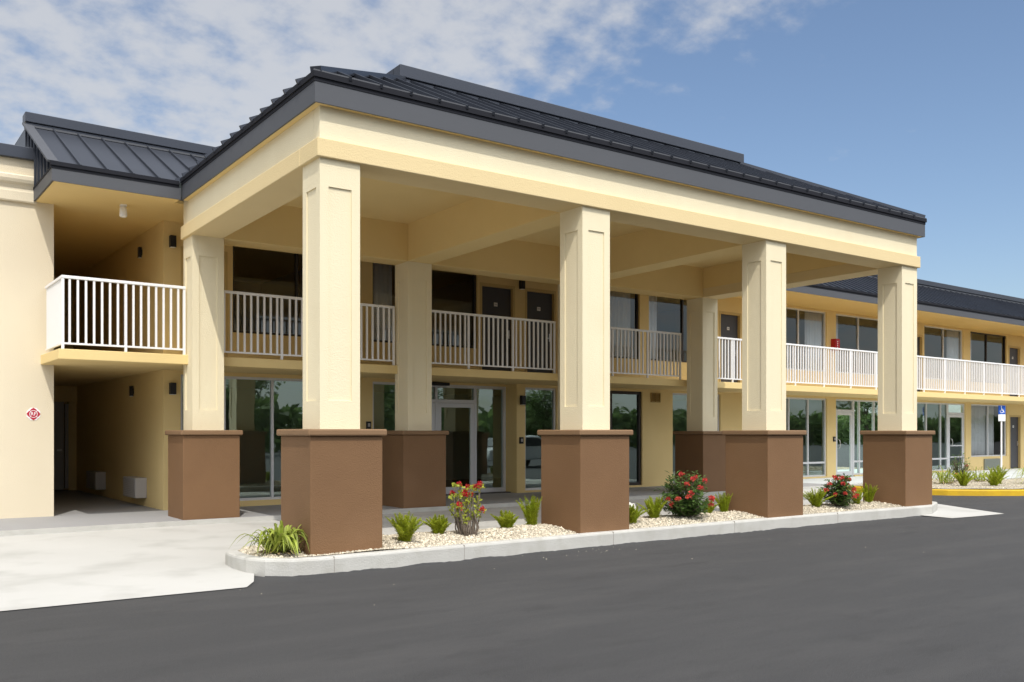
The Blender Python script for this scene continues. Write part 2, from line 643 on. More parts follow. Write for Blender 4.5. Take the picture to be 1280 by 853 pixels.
def inside(poly, x, y):
    c = False
    n = len(poly)
    for i in range(n):
        x1, y1 = poly[i]
        x2, y2 = poly[i - 1]
        if (y1 > y) != (y2 > y) and x < (x2 - x1) * (y - y1) / (y2 - y1) + x1:
            c = not c
    return c


def mound(x, y, poly_in, top):
    # distance-like fall off to the kerb
    d = min(abs(y + 0.45), abs(0.8 - y), abs(x + 1.05), abs(13.65 - x))
    return -0.02 + top * min(1, max(0, d / 0.45)) + 0.025 * mnoise.noise((x * 1.3, y * 2.0, 3.1))


def gravel(name, poly, hf, npeb, label, near=None, pieces=None):
    inn = inset(poly, 0.14)
    xs = [p[0] for p in inn]
    ys = [p[1] for p in inn]
    bmv = bmesh.new()
    bmv.faces.new([bmv.verts.new((x, y, 0)) for x, y in inn])
    x = min(xs) + 0.25
    while x < max(xs):
        bmesh.ops.bisect_plane(bmv, geom=bmv.verts[:] + bmv.edges[:] + bmv.faces[:], plane_co=(x, 0, 0), plane_no=(1, 0, 0))
        x += 0.25
    y = min(ys) + 0.12
    while y < max(ys):
        bmesh.ops.bisect_plane(bmv, geom=bmv.verts[:] + bmv.edges[:] + bmv.faces[:], plane_co=(0, y, 0), plane_no=(0, 1, 0))
        y += 0.25
    for v in bmv.verts:
        v.co.z = hf(v.co.x, v.co.y)
    bmesh.ops.recalc_face_normals(bmv, faces=bmv.faces)
    me = bpy.data.meshes.new(name)
    bmv.to_mesh(me)
    bmv.free()
    V = [tuple(v.co) for v in me.vertices]
    Fc = [tuple(p.vertices) for p in me.polygons]
    nb = len(Fc)
    bpy.data.meshes.remove(me)
    k = 0
    while k < npeb:
        # nearer stones denser
        x, y = uni(min(xs), max(xs)), uni(min(ys), max(ys))
        if near and rnd() > near(x, y):
            continue
        if not inside(inn, x, y):
            continue
        if any(abs(x - a) < 0.47 and abs(y - b) < 0.47 for a, b in PIERS):
            continue
        k += 1
        r = uni(0.007, 0.020)
        if rnd() < 0.08:
            r *= 1.5
        c = Vector((x, y, hf(x, y) + r * 0.35))
        q = Matrix.Rotation(uni(0, 6.28), 3, Vector((uni(-1, 1), uni(-1, 1), uni(-1, 1) + 0.01)).normalized())
        o = len(V)
        sc = Vector((r * uni(0.8, 1.4), r * uni(0.7, 1.1), r * uni(0.5, 0.9)))
        pv = [(1, 0, 0), (-1, 0, 0), (0, 1, 0), (0, -1, 0), (0, 0, 1), (0, 0, -1)]
        for p in pv:
            V.append(tuple(c + q @ Vector((p[0] * sc.x, p[1] * sc.y, p[2] * sc.z))))
        for t in ((0, 2, 4), (2, 1, 4), (1, 3, 4), (3, 0, 4), (2, 0, 5), (1, 2, 5), (3, 1, 5), (0, 3, 5)):
            Fc.append(tuple(o + i for i in t))
    o = raw(name, V, Fc, M['gravelbed'])
    o.data.materials.append(M['pebble'])
    for i, p in enumerate(o.data.polygons):
        if i >= nb:
            p.material_index = 1
    return tag(o, label, 'gravel', kind='stuff')


def hf1(x, y):
    return mound(x, y, None, 0.075)


gravel('gravel', ISL, hf1, 26000, 'white pebble gravel filling the kerbed bed between the front piers',
       near=lambda x, y: max(0.12, min(1.0, 1.2 - x * 0.085)))

# island in front of the right wing, yellow kerb
YI = [(17.75, 4.83), (17.95, 4.0), (18.2, 3.1), (18.6, 2.35), (19.2, 1.75), (20.0, 1.2), (21.5, 0.6), (24, 0.2), (30, 0.0), (30, 4.0), (24.15, 4.05), (24.1, 5.55), (19.3, 5.15), (17.9, 4.88)]
kb = MB()
round_ring(kb, YI, 0.15, -0.3, -0.04)
structure(kb.build('yellow_kerb', M['yellowkerb']))
gravel('gravel', YI, lambda x, y: -0.02 + 0.03 * mnoise.noise((x, y, 0)), 3500, 'pale gravel bed behind the yellow kerb')

# specks of gravel spilled on the asphalt
V, Fc = [], []
for k in range(30):
    if k < 16:
        x, y = uni(2.4, 4.2), uni(-1.3, -0.72)
    else:
        x, y = uni(-6, 10), -1.2 - abs(random.gauss(0, 1.2))
    r = uni(0.004, 0.009)
    o = len(V)
    for p in ((1, 0, 0), (-1, 0, 0), (0, 1, 0), (0, -1, 0), (0, 0, 1)):
        V.append((x + p[0] * r * uni(.7, 1.4), y + p[1] * r, -0.199 + p[2] * r * 1.2))
    Fc += [tuple(o + i for i in t) for t in ((0, 2, 4), (2, 1, 4), (1, 3, 4), (3, 0, 4))]
tag(raw('loose_pebbles', V, Fc, M['pebble']), 'few white pebbles spilled on the dark asphalt before the kerb', 'pebbles', kind='stuff')

# ------------------------------------------------------------------ entrance canopy
S, D = 4.167, 5.375
CT = 4.843                                    # column top
can = thing('entrance_canopy', (0, 0, 0), 'tall cream entrance canopy with dark metal hip roof on brown column piers', 'canopy')


def column_mb(w, z0, z1, p0, p1, mg, dp):
    mb = MB()
    h = w / 2
    mb.add([(-h, -h, z1), (h, -h, z1), (h, h, z1), (-h, h, z1)], [(0, 1, 2, 3)])
    for k in range(4):
        rot = Matrix.Rotation(k * math.pi / 2, 3, 'Z')

        def pt(x, y, z):
            return tuple(rot @ Vector((x, y, z)))
        o = [pt(-h, -h, z0), pt(h, -h, z0), pt(h, -h, z1), pt(-h, -h, z1)]
        i = [pt(-h + mg, -h, p0), pt(h - mg, -h, p0), pt(h - mg, -h, p1), pt(-h + mg, -h, p1)]
        r = [pt(-h + mg, -h + dp, p0), pt(h - mg, -h + dp, p0), pt(h - mg, -h + dp, p1), pt(-h + mg, -h + dp, p1)]
        f = []
        for a in range(4):
            b = (a + 1) % 4
            f += [(a, b, 4 + b, 4 + a), (4 + a, 4 + b, 8 + b, 8 + a)]
        f.append((8, 9, 10, 11))
        mb.add(o + i + r, f)
    return mb


col_mesh = pier_mesh = cap_mesh = None
for j in (0, 1):
    for i in range(4):
        if col_mesh is None:
            c = column_mb(0.54, 1.50, CT, 1.86, 4.50, 0.115, 0.018).build('column', M['cream'], can)
            pm = MB().box(-0.48, 0.48, -0.48, 0.48, -0.15, 1.425)
            p = pm.build('pier', M['brown'], c, bevel=0.012)
            k = MB().box(-0.525, 0.525, -0.525, 0.525, 1.425, 1.508).build('pier_cap', M['cap'], c, bevel=0.018)
            c0 = c
        else:
            c = copy_tree(c0, can)
        c.location = (i * S, j * D, 0)

x0, x1, y0, y1 = -0.27, 3 * S + 0.27, -0.27, D + 0.27
pr = 0.05
# perimeter beams: lower yellow band proud of the cream upper band
lb = MB()
lb.box(x0 - pr, x1 + pr, y0 - pr, y0 + 0.52, CT, 5.07)
lb.box(x0 - pr, x0 + 0.52, y0 + 0.52, y1, CT, 5.07)
lb.box(x1 - 0.52, x1 + pr, y0 + 0.52, y1, CT, 5.07)
lb.build('lower_beam', M['band'], can, bevel=0.01)
il = MB()
il.box(x0 + 0.202, x1 - 0.202, y0 + 0.202, y0 + 0.517, 5.069, 5.60)
il.box(x0 + 0.202, x0 + 0.517, y0 + 0.517, y1 - 0.003, 5.069, 5.60)
il.box(x1 - 0.517, x1 - 0.202, y0 + 0.517, y1 - 0.003, 5.069, 5.60)
il.build('inner_beam', M['yellow'], can)
ub = MB()
ub.box(x0, x1, y0, y0 + 0.2, 5.071, 5.60)
ub.box(x0, x0 + 0.2, y0 + 0.2, y1, 5.071, 5.60)
ub.box(x1 - 0.2, x1, y0 + 0.2, y1, 5.071, 5.60)
ub.build('upper_beam', M['cream'], can, bevel=0.008)
rb = MB()
rb.box(x0 + 0.522, x1 - 0.522, D - 0.268, D + 0.268, CT, 5.60)
rb.build('rear_beam', M['yellow'], can, bevel=0.008)
for i in (1, 2):
    MB().box(i * S - 0.27, i * S + 0.27, y0 + 0.522, D - 0.27, CT + 0.003, 5.60).build('cross_beam', M['yellow'], can, bevel=0.008)
MB().box(x0 + 0.45, x1 - 0.45, y0 + 0.45, y1 - 0.05, 5.58, 5.66).build('ceiling', M['yellow'], can)
# eaves
ov = 0.085
ex0, ex1, ey0 = x0 - ov, x1 + ov, y0 - ov
eyb = 5.36
fa = MB()
fa.box(ex0 - 0.025, ex1 + 0.025, ey0 - 0.025, ey0, 5.47, 5.72)
fa.box(ex0 - 0.025, ex0, ey0, eyb, 5.47, 5.72)
fa.box(ex1, ex1 + 0.025, ey0, eyb + 0.25, 5.47, 5.72)
fa.build('fascia', M['fascia'], can)
so = MB()
so.box(ex0, ex1, ey0, y0 - 0.002, 5.475, 5.50)
so.box(ex0, x0 - 0.002, y0 - 0.002, eyb, 5.475, 5.50)
so.box(x1 + 0.002, ex1, y0 - 0.002, eyb + 0.25, 5.475, 5.50)
so.build('eave_soffit', M['yellow'], can)
tr = MB()
for e, za, zb in ((0.032, 5.722, 5.768), (0.05, 5.77, 5.838)):
    tr.box(ex0 - e, ex1 + e, ey0 - e, ey0 + 0.06, za, zb)
    tr.box(ex0 - e, ex0 + 0.06, ey0 + 0.06, eyb, za, zb)
    tr.box(ex1 - 0.06, ex1 + e, ey0 + 0.06, eyb + 0.25, za, zb)
tr.build('drip_edge', M['trim'], can)
MB().box(ex0 - 0.045, ex1 + 0.045, ey0 - 0.046, ey0 - 0.02, 5.839, 5.856).build('panel_edge', M['fascia'], can)
K, SL = 2.30, 0.50
KL, KR = 2.42, 2.95
ZE = 5.83
ZR = ZE + K * SL
yb = 7.75
rf = MB()
A, B = (ex0, ey0, ZE), (ex1, ey0, ZE)
A2, B2 = (ex0 + KL, ey0 + K, ZR), (ex1 - KR, ey0 + K, ZR)
C2, D2 = (ex0 + KL, yb, ZR), (ex1 - KR, yb, ZR)
C1, D1 = (ex0, yb, ZE), (ex1, yb, ZE)
rf.add([A, B, B2, A2], [(0, 1, 2, 3)])
rf.add([A, A2, C2, C1], [(0, 1, 2, 3)])
rf.add([B, D1, D2, B2], [(0, 1, 2, 3)])
rf.add([A2, B2, D2, C2], [(0, 1, 2, 3)])
# standing seams
n = int((ex1 - ex0) / 0.42)
for q in range(1, n):
    x = ex0 + (ex1 - ex0) * q / n
    k = min(K, (x - ex0) * K / KL, (ex1 - x) * K / KR)
    rf.bar((x, ey0 - 0.06, ZE - 0.022), (x, ey0 + k, ZE + k * SL + 0.004), 0.028, 0.05, up=(0, -SL, 1))
y = ey0 + 0.42
while y < yb:
    k = min(K, y - ey0)
    rf.bar((ex0 - 0.07, y, ZE - 0.022), (ex0 + k * KL / K, y, ZE + k * SL + 0.004), 0.030, 0.058, up=(-SL, 0, 1))
    rf.bar((ex1 + 0.07, y, ZE - 0.022), (ex1 - k * KR / K, y, ZE + k * SL + 0.004), 0.030, 0.058, up=(SL, 0, 1))
    y += 0.42
roof_c = rf.build('roof', M['roof'], can)
for q, w in ((A, A2), (B, B2)):
    MB().bar(q, w, 0.14, 0.075).build('hip_cap', M['roof'], roof_c)
cp = MB()
for (xa, xb_, ya, yb_) in ((ex0 + KL - 0.05, ex1 - KR + 0.05, ey0 + K - 0.05, ey0 + K + 0.16),
                           (ex0 + KL - 0.05, ex0 + KL + 0.16, ey0 + K + 0.16, yb), (ex1 - KR - 0.16, ex1 - KR + 0.05, ey0 + K + 0.16, yb)):
    cp.box(xa, xb_, ya, yb_, ZR - 0.02, ZR + 0.045)
    cp.box(xa - 0.03, xb_ + 0.03, ya - 0.03, yb_ + 0.0, ZR + 0.047, ZR + 0.24)
cp.build('ridge_cap', M['roof'], roof_c, bevel=0.01)

# ------------------------------------------------------------------ motel building
mo = thing('motel_building', F0, 'long two storey yellow motel wing with balcony walkway, glazed ground floor and dark metal roof', 'building', rz=FA)
SE = 46.0                                     # far end of the wing

lo, up = MB(), MB()                           # walls of the two storeys


def wall(mb, s0, s1, z0, z1, d=WALL, t=0.22):
    mb.box(s0, s1, d, d + t, z0, z1)


WIN = []


def window(s0, s1, z0, z1, mull=(), rails=(), d=WALL, fm='alu', gm='glassG', fw=0.05, inset_=0.05):
    f = MB()
    y0_, y1_ = d + inset_, d + inset_ + 0.09
    f.box(s0, s0 + fw, y0_, y1_, z0, z1)
    f.box(s1 - fw, s1, y0_, y1_, z0, z1)
    f.box(s0 + fw, s1 - fw, y0_ + 0.002, y1_ - 0.002, z0, z0 + fw)
    f.box(s0 + fw, s1 - fw, y0_ + 0.002, y1_ - 0.002, z1 - fw, z1)
    for m_ in mull:
        f.box(m_ - fw * 0.5, m_ + fw * 0.5, y0_ + 0.004, y1_ - 0.004, z0 + fw, z1 - fw)
    for r_ in rails:
        f.box(s0 + fw, s1 - fw, y0_ + 0.008, y1_ - 0.008, r_ - 0.03, r_ + 0.03)
    w = f.build('window', M[fm], mo)
    gbm = MB()
    yg = d + inset_ + 0.045
    gbm.add([(s0 + 0.01, yg, z0 + 0.01), (s1 - 0.01, yg, z0 + 0.01), (s1 - 0.01, yg, z1 - 0.01), (s0 + 0.01, yg, z1 - 0.01)], [(0, 1, 2, 3)])
    gbm.build('pane', M[gm], w)
    return w


def glass_door(s0, s1, z0, z1, d, hinge_right=True, bars=()):
    f = MB()
    st = 0.10
    y0_, y1_ = d + 0.055, d + 0.105
    f.box(s0, s0 + st, y0_, y1_, z0, z1)
    f.box(s1 - st, s1, y0_, y1_, z0, z1)
    f.box(s0 + st, s1 - st, y0_, y1_, z0, z0 + 0.16)
    f.box(s0 + st, s1 - st, y0_, y1_, z1 - st, z1)
    for b in bars:
        f.box(s0 + st, s1 - st, y0_ - 0.03, y0_ - 0.005, b - 0.02, b + 0.02)
    w = f.build('glass_door', M['alu'], mo)
    gbm = MB()
    yg = d + 0.08
    gbm.add([(s0 + 0.05, yg, z0 + 0.05), (s1 - 0.05, yg, z0 + 0.05), (s1 - 0.05, yg, z1 - 0.05), (s0 + 0.05, yg, z1 - 0.05)], [(0, 1, 2, 3)])
    gbm.build('pane', M['glassG'], w)
    hx = s0 + 0.15 if hinge_right else s1 - 0.15
    hb = MB()
    hb.tube([(hx, d + 0.055, 0.95), (hx, d - 0.0, 0.97), (hx + 0.02, d - 0.02, 1.1), (hx, d - 0.0, 1.23), (hx, d + 0.055, 1.25)], 0.013)
    hb.build('handle', M['steel'], w, smooth=True)
    return w


def room_door(s0, s1, z0, z1, mb, ztop, num=True, d=WALL):
    """solid door with frame; wall above it goes into mb"""
    wall(mb, s0, s1, z1 + 0.07, ztop, d)
    f = MB()
    f.box(s0 + 0.06, s1 - 0.06, d + 0.08, d + 0.125, z0 + 0.01, z1)
    dr = f.build('door', M['door'], mo)
    fr = MB()
    fr.box(s0, s0 + 0.06, d - 0.012, d + 0.13, z0, z1 + 0.07)
    fr.box(s1 - 0.06, s1, d - 0.012, d + 0.13, z0, z1 + 0.07)
    fr.box(s0 + 0.06, s1 - 0.06, d - 0.010, d + 0.13, z1, z1 + 0.07)
    fr.build('door_frame', M['jamb'], dr)
    h = MB()
    hx = s1 - 0.13
    h.box(hx - 0.03, hx + 0.03, d + 0.07, d + 0.081, z0 + 0.93, z0 + 1.13)
    h.box(hx - 0.11, hx + 0.012, d + 0.03, d + 0.045, z0 + 1.0, z0 + 1.02)
    h.box(hx - 0.012, hx + 0.012, d + 0.046, d + 0.07, z0 + 1.0, z0 + 1.02)
    h.build('handle', M['steel'], dr)
    if num:
        q = MB()
        cx_ = (s0 + s1) / 2
        q.box(cx_ - 0.05, cx_ + 0.05, d + 0.07, d + 0.081, z0 + 1.68, z0 + 1.77)
        pl = q.build('number_plate', M['plate'], dr)
        q = MB()
        for a in range(3):
            q.box(cx_ - 0.034 + a * 0.026, cx_ - 0.026 + a * 0.026, d + 0.066, d + 0.0701, z0 + 1.71, z0 + 1.74)
        q.build('digits', M['door'], pl)
    return dr


# ---- ground floor front
H1 = 2.58
segs = [(-0.2, 0.12), (3.9, 4.22), (5.0, 5.1), (9.4, 10.5), (12.4, 13.58), (15.58, 16.95), (20.8, 21.29), (24.4, 24.8), (29.73, 30.15), (33.05, 33.25), (34.24, 35.9), (38.9, SE)]
for a, b in segs:
    wall(lo, a, b, 0, CEIL1)
for a, b in ((0.12, 3.9), (4.22, 5.0), (8.4, 9.4), (10.5, 12.4), (13.58, 15.58), (16.95, 20.8), (21.29, 24.4), (24.8, 29.73), (30.15, 33.05), (35.9, 38.9)):
    wall(lo, a, b, H1, CEIL1, WALL + 0.003)
for a, b, t in ((0.12, 3.9, 0.11), (4.22, 5.0, 0.11), (8.4, 9.4, 0.05), (10.5, 12.4, 0.05), (13.58, 15.58, 0.05), (16.95, 20.8, 0.05), (22.36, 24.4, 0.05), (24.8, 28.5, 0.05),
                (30.15, 33.05, 0.53), (35.9, 38.9, 0.53)):
    wall(lo, a, b, 0, t, WALL + 0.003)
window(0.12, 3.9, 0.11, H1, (0.98, 1.97, 2.95))
window(4.22, 5.0, 0.11, H1)
lo.box(5.1, 5.2, WALL + 0.22, 2.02, 0, CEIL1)
# entrance recess
lo.box(8.14, 8.40, WALL, 2.22, 0, CEIL1)
lo.box(5.2, 8.14, 2.0, 2.2, 2.60, CEIL1)
f = MB()
for a, b in ((5.2, 5.26), (6.10, 6.16), (7.20, 7.27), (8.07, 8.14)):
    f.box(a, b, 2.05, 2.15, 0.0, 2.6)
f.box(5.26, 6.10, 2.052, 2.148, 2.53, 2.6)
f.box(6.16, 7.20, 2.052, 2.148, 2.53, 2.6)
f.box(7.27, 8.07, 2.052, 2.148, 2.53, 2.6)
f.box(5.26, 6.10, 2.052, 2.148, 2.17, 2.25)
f.box(6.16, 7.20, 2.052, 2.148, 2.17, 2.25)
f.box(7.27, 8.07, 2.052, 2.148, 0.0, 0.12)
ew = f.build('window', M['alu'], mo)
gb = MB()
for a, b, z0, z1 in ((5.26, 6.10, 2.25, 2.53), (6.16, 7.20, 2.25, 2.53), (7.27, 8.07, 0.12, 2.53)):
    gb.add([(a, 2.1, z0), (b, 2.1, z0), (b, 2.1, z1), (a, 2.1, z1)], [(0, 1, 2, 3)])
gb.build('pane', M['glassG'], ew)
glass_door(5.265, 6.095, 0.02, 2.165, 2.0, hinge_right=False)
glass_door(6.165, 7.195, 0.02, 2.165, 2.0)
window(8.40, 9.40, 0.05, H1)
window(10.5, 12.4, 0.05, H1, (11.3,), fm='bronze', fw=0.08)
window(13.58, 15.58, 0.05, H1, (14.6,))
window(16.95, 20.8, 0.05, H1, (17.9, 18.87, 19.86), (0.5,))


def door_bay(s0, s1, side=None):
    """aluminium frame with transom round a glass door"""
    f = MB()
    f.box(s0, s0 + 0.05, WALL + 0.05, WALL + 0.14, 0, H1)
    f.box(s1 - 0.05, s1, WALL + 0.05, WALL + 0.14, 0, H1)
    f.box(s0 + 0.05, s1 - 0.05, WALL + 0.052, WALL + 0.138, H1 - 0.05, H1)
    f.box(s0 + 0.05, s1 - 0.05, WALL + 0.052, WALL + 0.138, 2.16, 2.24)
    w = f.build('window', M['alu'], mo)
    gq = MB()
    gq.add([(s0 + 0.05, WALL + 0.095, 2.24), (s1 - 0.05, WALL + 0.095, 2.24), (s1 - 0.05, WALL + 0.095, H1 - 0.05), (s0 + 0.05, WALL + 0.095, H1 - 0.05)], [(0, 1, 2, 3)])
    gq.build('pane', M['glassG'], w)
    glass_door(s0 + 0.055, s1 - 0.055, 0.02, 2.155, WALL, bars=() if s0 < 25 else (0.55, 0.98))


door_bay(21.29, 22.36)
window(22.36, 24.4, 0.05, H1, (22.73, 23.6), (0.5,))
window(24.8, 28.5, 0.05, H1, (25.8, 27.0, 28.0), (0.5,))
door_bay(28.5, 29.73)
window(30.15, 33.05, 0.53, H1, (31.6,), gm='glassU')
room_door(33.25, 34.24, 0, 2.12, lo, CEIL1)
window(35.9, 38.9, 0.53, H1, (37.4,), gm='glassU')

# ---- upper floor front
H2 = 5.40
Z2 = FLOOR2
segs = [(-0.2, 0.12), (1.02, 1.13), (3.9, 4.22), (6.98, 7.05), (8.08, 8.39), (9.37, 9.55), (12.3, 12.65), (15.4, 15.52), (16.5, 17.95), (20.78, 21.29), (24.1, 24.3), (25.2, 25.7),
        (26.63, 26.75), (29.56, 30.09), (33.02, 33.18), (34.2, 35.0), (35.9, 36.1), (38.9, SE)]
for a, b in segs:
    wall(up, a, b, Z2, CEIL2)
ups = [(1.13, 3.9, 2.5, 'bronze'), (4.22, 6.98, 5.6, 'bronze'), (9.55, 12.3, 10.9, 'bronze'), (12.65, 15.4, 14.05, 'bronze'), (17.95, 20.78, 19.36, 'alu'), (21.29, 24.1, 22.66, 'alu'),
       (26.75, 29.56, 28.19, 'alu'), (30.09, 33.02, 31.48, 'bronze'), (36.1, 38.9, 37.5, 'alu')]
for a, b, m_, fm in ups:
    wall(up, a, b, Z2, 3.45, WALL + 0.003)
    wall(up, a, b, H2, CEIL2, WALL + 0.003)
    window(a, b, 3.45, H2, (m_,), fm=fm, gm='glassU', fw=0.045)
for a, b in ((0.12, 1.02), (7.05, 8.08), (8.39, 9.37), (15.52, 16.5), (24.3, 25.2), (25.7, 26.63), (33.18, 34.2), (35.0, 35.9)):
    room_door(a, b, Z2, Z2 + 2.13, up, CEIL2)
# corridor side wall (left end of the facade block) and the back of the recess
DB = 9.6
lo.box(-0.2, -0.02, WALL + 0.22, DB, 0, CEIL1)
up.box(-0.2, -0.02, WALL + 0.22, DB, Z2, CEIL2)
wl_ = lo.build('wall', M['yellow'], mo)
wu_ = up.build('wall', M['yellow'], mo)
bk = MB()
bk.box(-6, SE, DB, DB + 0.2, -0.2, 5.6)
bk.box(SE - 0.2, SE, WALL + 0.22, DB, 0, 5.5)
bk.build('back_wall', M['yellow'], mo)
# interior
iw = MB()
for s in (12.49, 21.05, 29.9, 34.6):
    iw.box(s - 0.05, s + 0.05, WALL + 0.25, 7.5, 0.01, CEIL1 - 0.01)
for s in (4.06, 8.23, 12.48, 16.8, 21.05, 25.45, 29.85, 34.6):
    iw.box(s - 0.05, s + 0.05, WALL + 0.25, 7.5, Z2 + 0.01, CEIL2 - 0.01)
iw.box(-0.01, SE - 0.2, 7.5, 7.6, 0, CEIL2)
iw.build('partition', M['inwall'], mo)
fl = MB()
fl.box(-0.01, SE - 0.2, WALL + 0.24, 7.49, 0.001, 0.02)
fl.box(-0.01, SE - 0.2, WALL + 0.24, 7.49, Z2 - 0.001, Z2 + 0.01)
fl.build('carpet', M['carpet'], mo)
# slab / balcony deck and soffit over it
sl = MB()
sl.box(-2.30, SE, -0.06, 7.7, CEIL1, Z2 - 0.003)
sl.box(-2.12, -0.2, 7.7, DB, CEIL1, Z2 - 0.003)
sl.build('balcony_slab', M['yellow'], mo, bevel=0.01)
sf = MB()
sf.box(-2.38, -0.42, -0.14, DB, CEIL2, CEIL2 + 0.06)
sf.box(-0.42, 12.9, 0.15, DB, CEIL2, CEIL2 + 0.06)
sf.box(12.9, SE, -0.14, DB, CEIL2, CEIL2 + 0.06)
sf.build('soffit', M['yellow'], mo)

# roof of the wing: mansard slope, cap, fascia
mr_ = MB()
E0, E1, ZE2, ZR2 = -0.15, 2.25, 5.76, 7.0
for a, b in ((-2.40, SE),):
    mr_.add([(a, E0, ZE2), (b, E0, ZE2), (b, E1, ZR2), (a, E1, ZR2), (b, DB, ZR2), (a, DB, ZR2)], [(0, 1, 2, 3), (3, 2, 4, 5)])
s = -2.40 + 0.41
sl2 = (ZR2 - ZE2) / (E1 - E0)
while s < SE:
    if s < 1.9 or s > 10.0:
        mr_.bar((s, E0 - 0.02, ZE2 - 0.006), (s, E1, ZR2 + 0.004), 0.022, 0.036, up=(0, -sl2, 1))
    s += 0.41
roof_m = mr_.build('roof', M['roof'], mo)
c_ = MB()
c_.box(-2.42, SE, E1 - 0.06, E1 + 0.2, ZR2 - 0.02, ZR2 + 0.04)
c_.box(-2.44, SE, E1 - 0.09, E1 + 0.22, ZR2 + 0.042, ZR2 + 0.22)
c_.build('ridge_cap', M['roof'], roof_m, bevel=0.01)
fl_ = MB()
fl_.box(-2.43, SE, E1 - 0.13, E1 - 0.061, ZR2 - 0.055, ZR2 - 0.02)
fl_.build('flashing', M['fascia'], roof_m)
rk = MB()
rk.bar((-2.40, E0, ZE2), (-2.40, E1, ZR2), 0.16, 0.035, up=(0, -sl2, 1))
rk.build('rake_trim', M['fascia'], roof_m)
gd = MB()
gd.extr([(-2.40, E0 + 0.02, 5.70), (-2.40, E0 + 0.02, ZE2 - 0.01), (-2.40, E1, ZR2 - 0.01), (-2.40, DB, ZR2 - 0.01), (-2.40, DB, 5.70)], (0.05, 0, 0))
for q in range(1, 9):
    y = E0 + q * 0.3
    z1 = min(ZR2, ZE2 + (y - E0) * sl2)
    gd.box(-2.43, -2.402, y - 0.014, y + 0.014, 5.705, z1 - 0.02)
gd.build('gable_cladding', M['roof'], roof_m)
fb = MB()
fb.box(-2.42, -0.41, E0 - 0.027, E0 - 0.002, 5.465, 5.665)
fb.box(-2.42, -2.395, E0 - 0.002, 1.46, 5.465, 5.665)
fb.box(12.92, SE, E0 - 0.027, E0 - 0.002, 5.465, 5.665)
fb.build('fascia', M['fascia'], mo)
gt = MB()
for e, za, zb in ((0.036, 5.667, 5.708), (0.055, 5.71, 5.775)):
    gt.box(-2.42 - e * 0.4, -0.44, E0 - e, E0 + 0.03, za, zb)
    gt.box(12.95, SE, E0 - e, E0 + 0.03, za, zb)
gt.box(-2.428, -2.402, E0 + 0.03, 1.46, 5.667, 5.70)
gt.build('drip_edge', M['trim'], mo)

# end block on the left (its own plane, slightly behind the balcony edge); in world axes
eb = MB()
eb.box(-18, -2.13, 6.95, 16, -0.2, 6.2)
blk = eb.build('end_block', M['block'], None)
blk.parent = mo
blk.matrix_parent_inverse = (Matrix.Translation(F0) @ Matrix.Rotation(FA, 4, 'Z')).inverted()
cn = MB()


def profile_run(mb, prof, x0, x1, y):
    pts = [(x0, y - o, z) for o, z in prof]
    mb.extr(pts, (x1 - x0, 0, 0))


profile_run(cn, [(-0.05, 5.43), (0.05, 5.43), (0.06, 5.45), (0.06, 5.60), (0.05, 5.62), (0.045, 5.66), (0.07, 5.71), (0.11, 5.75), (0.13, 5.80), (0.13, 5.86), (0.10, 5.885), (-0.05, 5.885)], -18, -2.405, 6.95)
cor = cn.build('cornice', M['block'], blk)
pc = MB()
pc.box(-18, -2.41, 6.86, 7.2, 6.17, 6.38)
pc.build('parapet_cap', M['roof'], blk, bevel=0.01)
# back of the ground floor recess: stained door with header
hd = MB()
hd.box(-2.128, -0.2, 9.2, 9.35, 2.25, CEIL1 - 0.002)
hd.build('header', M['yellow'], mo)
bd = MB()
bd.box(-1.75, -0.50, 9.25, 9.3, 0.02, 2.25)
bdo = bd.build('door', M['backdoor'], mo)
bdo['label'] = 'stained grey service door at the end of the passage'
MB().box(-0.48, -0.40, 9.2, 9.3, 0.05, 2.2).build('door_frame', M['ac'], bdo)
hh = MB()
hh.box(-0.66, -0.55, 9.2, 9.25, 1.0, 1.05)
hh.build('handle', M['steel'], bdo)
bw = MB()
bw.box(-0.39, -0.2, 9.26, 9.36, 0, 2.249)
bw.build('passage_wall', M['yellow'], mo)
bw = MB()
bw.box(-2.12, -1.77, 9.26, 9.36, 0, 2.249)
bw.build('passage_wall', M['yellow'], mo)

# ------------------------------------------------------------------ balcony railings
bal_me = None


def railing(s0, s1, label, ret=False):
    r = thing('balcony_railing', fp(s0, 0.0, Z2), label, 'railing', 'white balcony railings along the upper walkway', rz=FA)
    L = s1 - s0
    zt = 4.0 - Z2
    t = MB()
    t.box(0, L, -0.028, 0.028, zt - 0.04, zt + 0.008)
    if ret:
        t.box(-0.0, 0.056, 0.028, 1.42, zt - 0.04, zt + 0.008)
    t.build('top_rail', M['white'], r, bevel=0.006)
    t = MB()
    t.box(0, L, -0.016, 0.016, 0.075, 0.105)
    if ret:
        t.box(0.012, 0.044, 0.016, 1.42, 0.075, 0.105)
    t.build('bottom_rail', M['white'], r)
    npost = max(2, round(L / 1.3) + 1)
    posts = [0.022 + (L - 0.044) * i / (npost - 1) for i in range(npost)]
    pm = bm_ = None
    for x in posts:
        if pm is None:
            pm = MB().box(-0.02, 0.02, -0.02, 0.02, 0, zt - 0.042).build('post', M['white'], r)
            o = pm
        else:
            o = pm.copy()
            COL.objects.link(o)
        o.location = (x, 0, 0)
    nb = int(L / 0.12)
    nb = min(nb, 84)
    for i in range(1, nb):
        x = L * i / nb
        if min(abs(x - p) for p in posts) < 0.035:
            continue
        if bm_ is None:
            bm_ = MB().box(-0.016, 0.016, -0.016, 0.016, 0.106, zt - 0.041).build('baluster', M['white'], r)
            o = bm_
        else:
            o = bm_.copy()
            COL.objects.link(o)
        o.location = (x, 0, 0)
    if ret:
        for i in range(1, 17):
            o = bm_.copy()
            COL.objects.link(o)
            o.location = (0.028, 0.083 * i, 0)
    return r


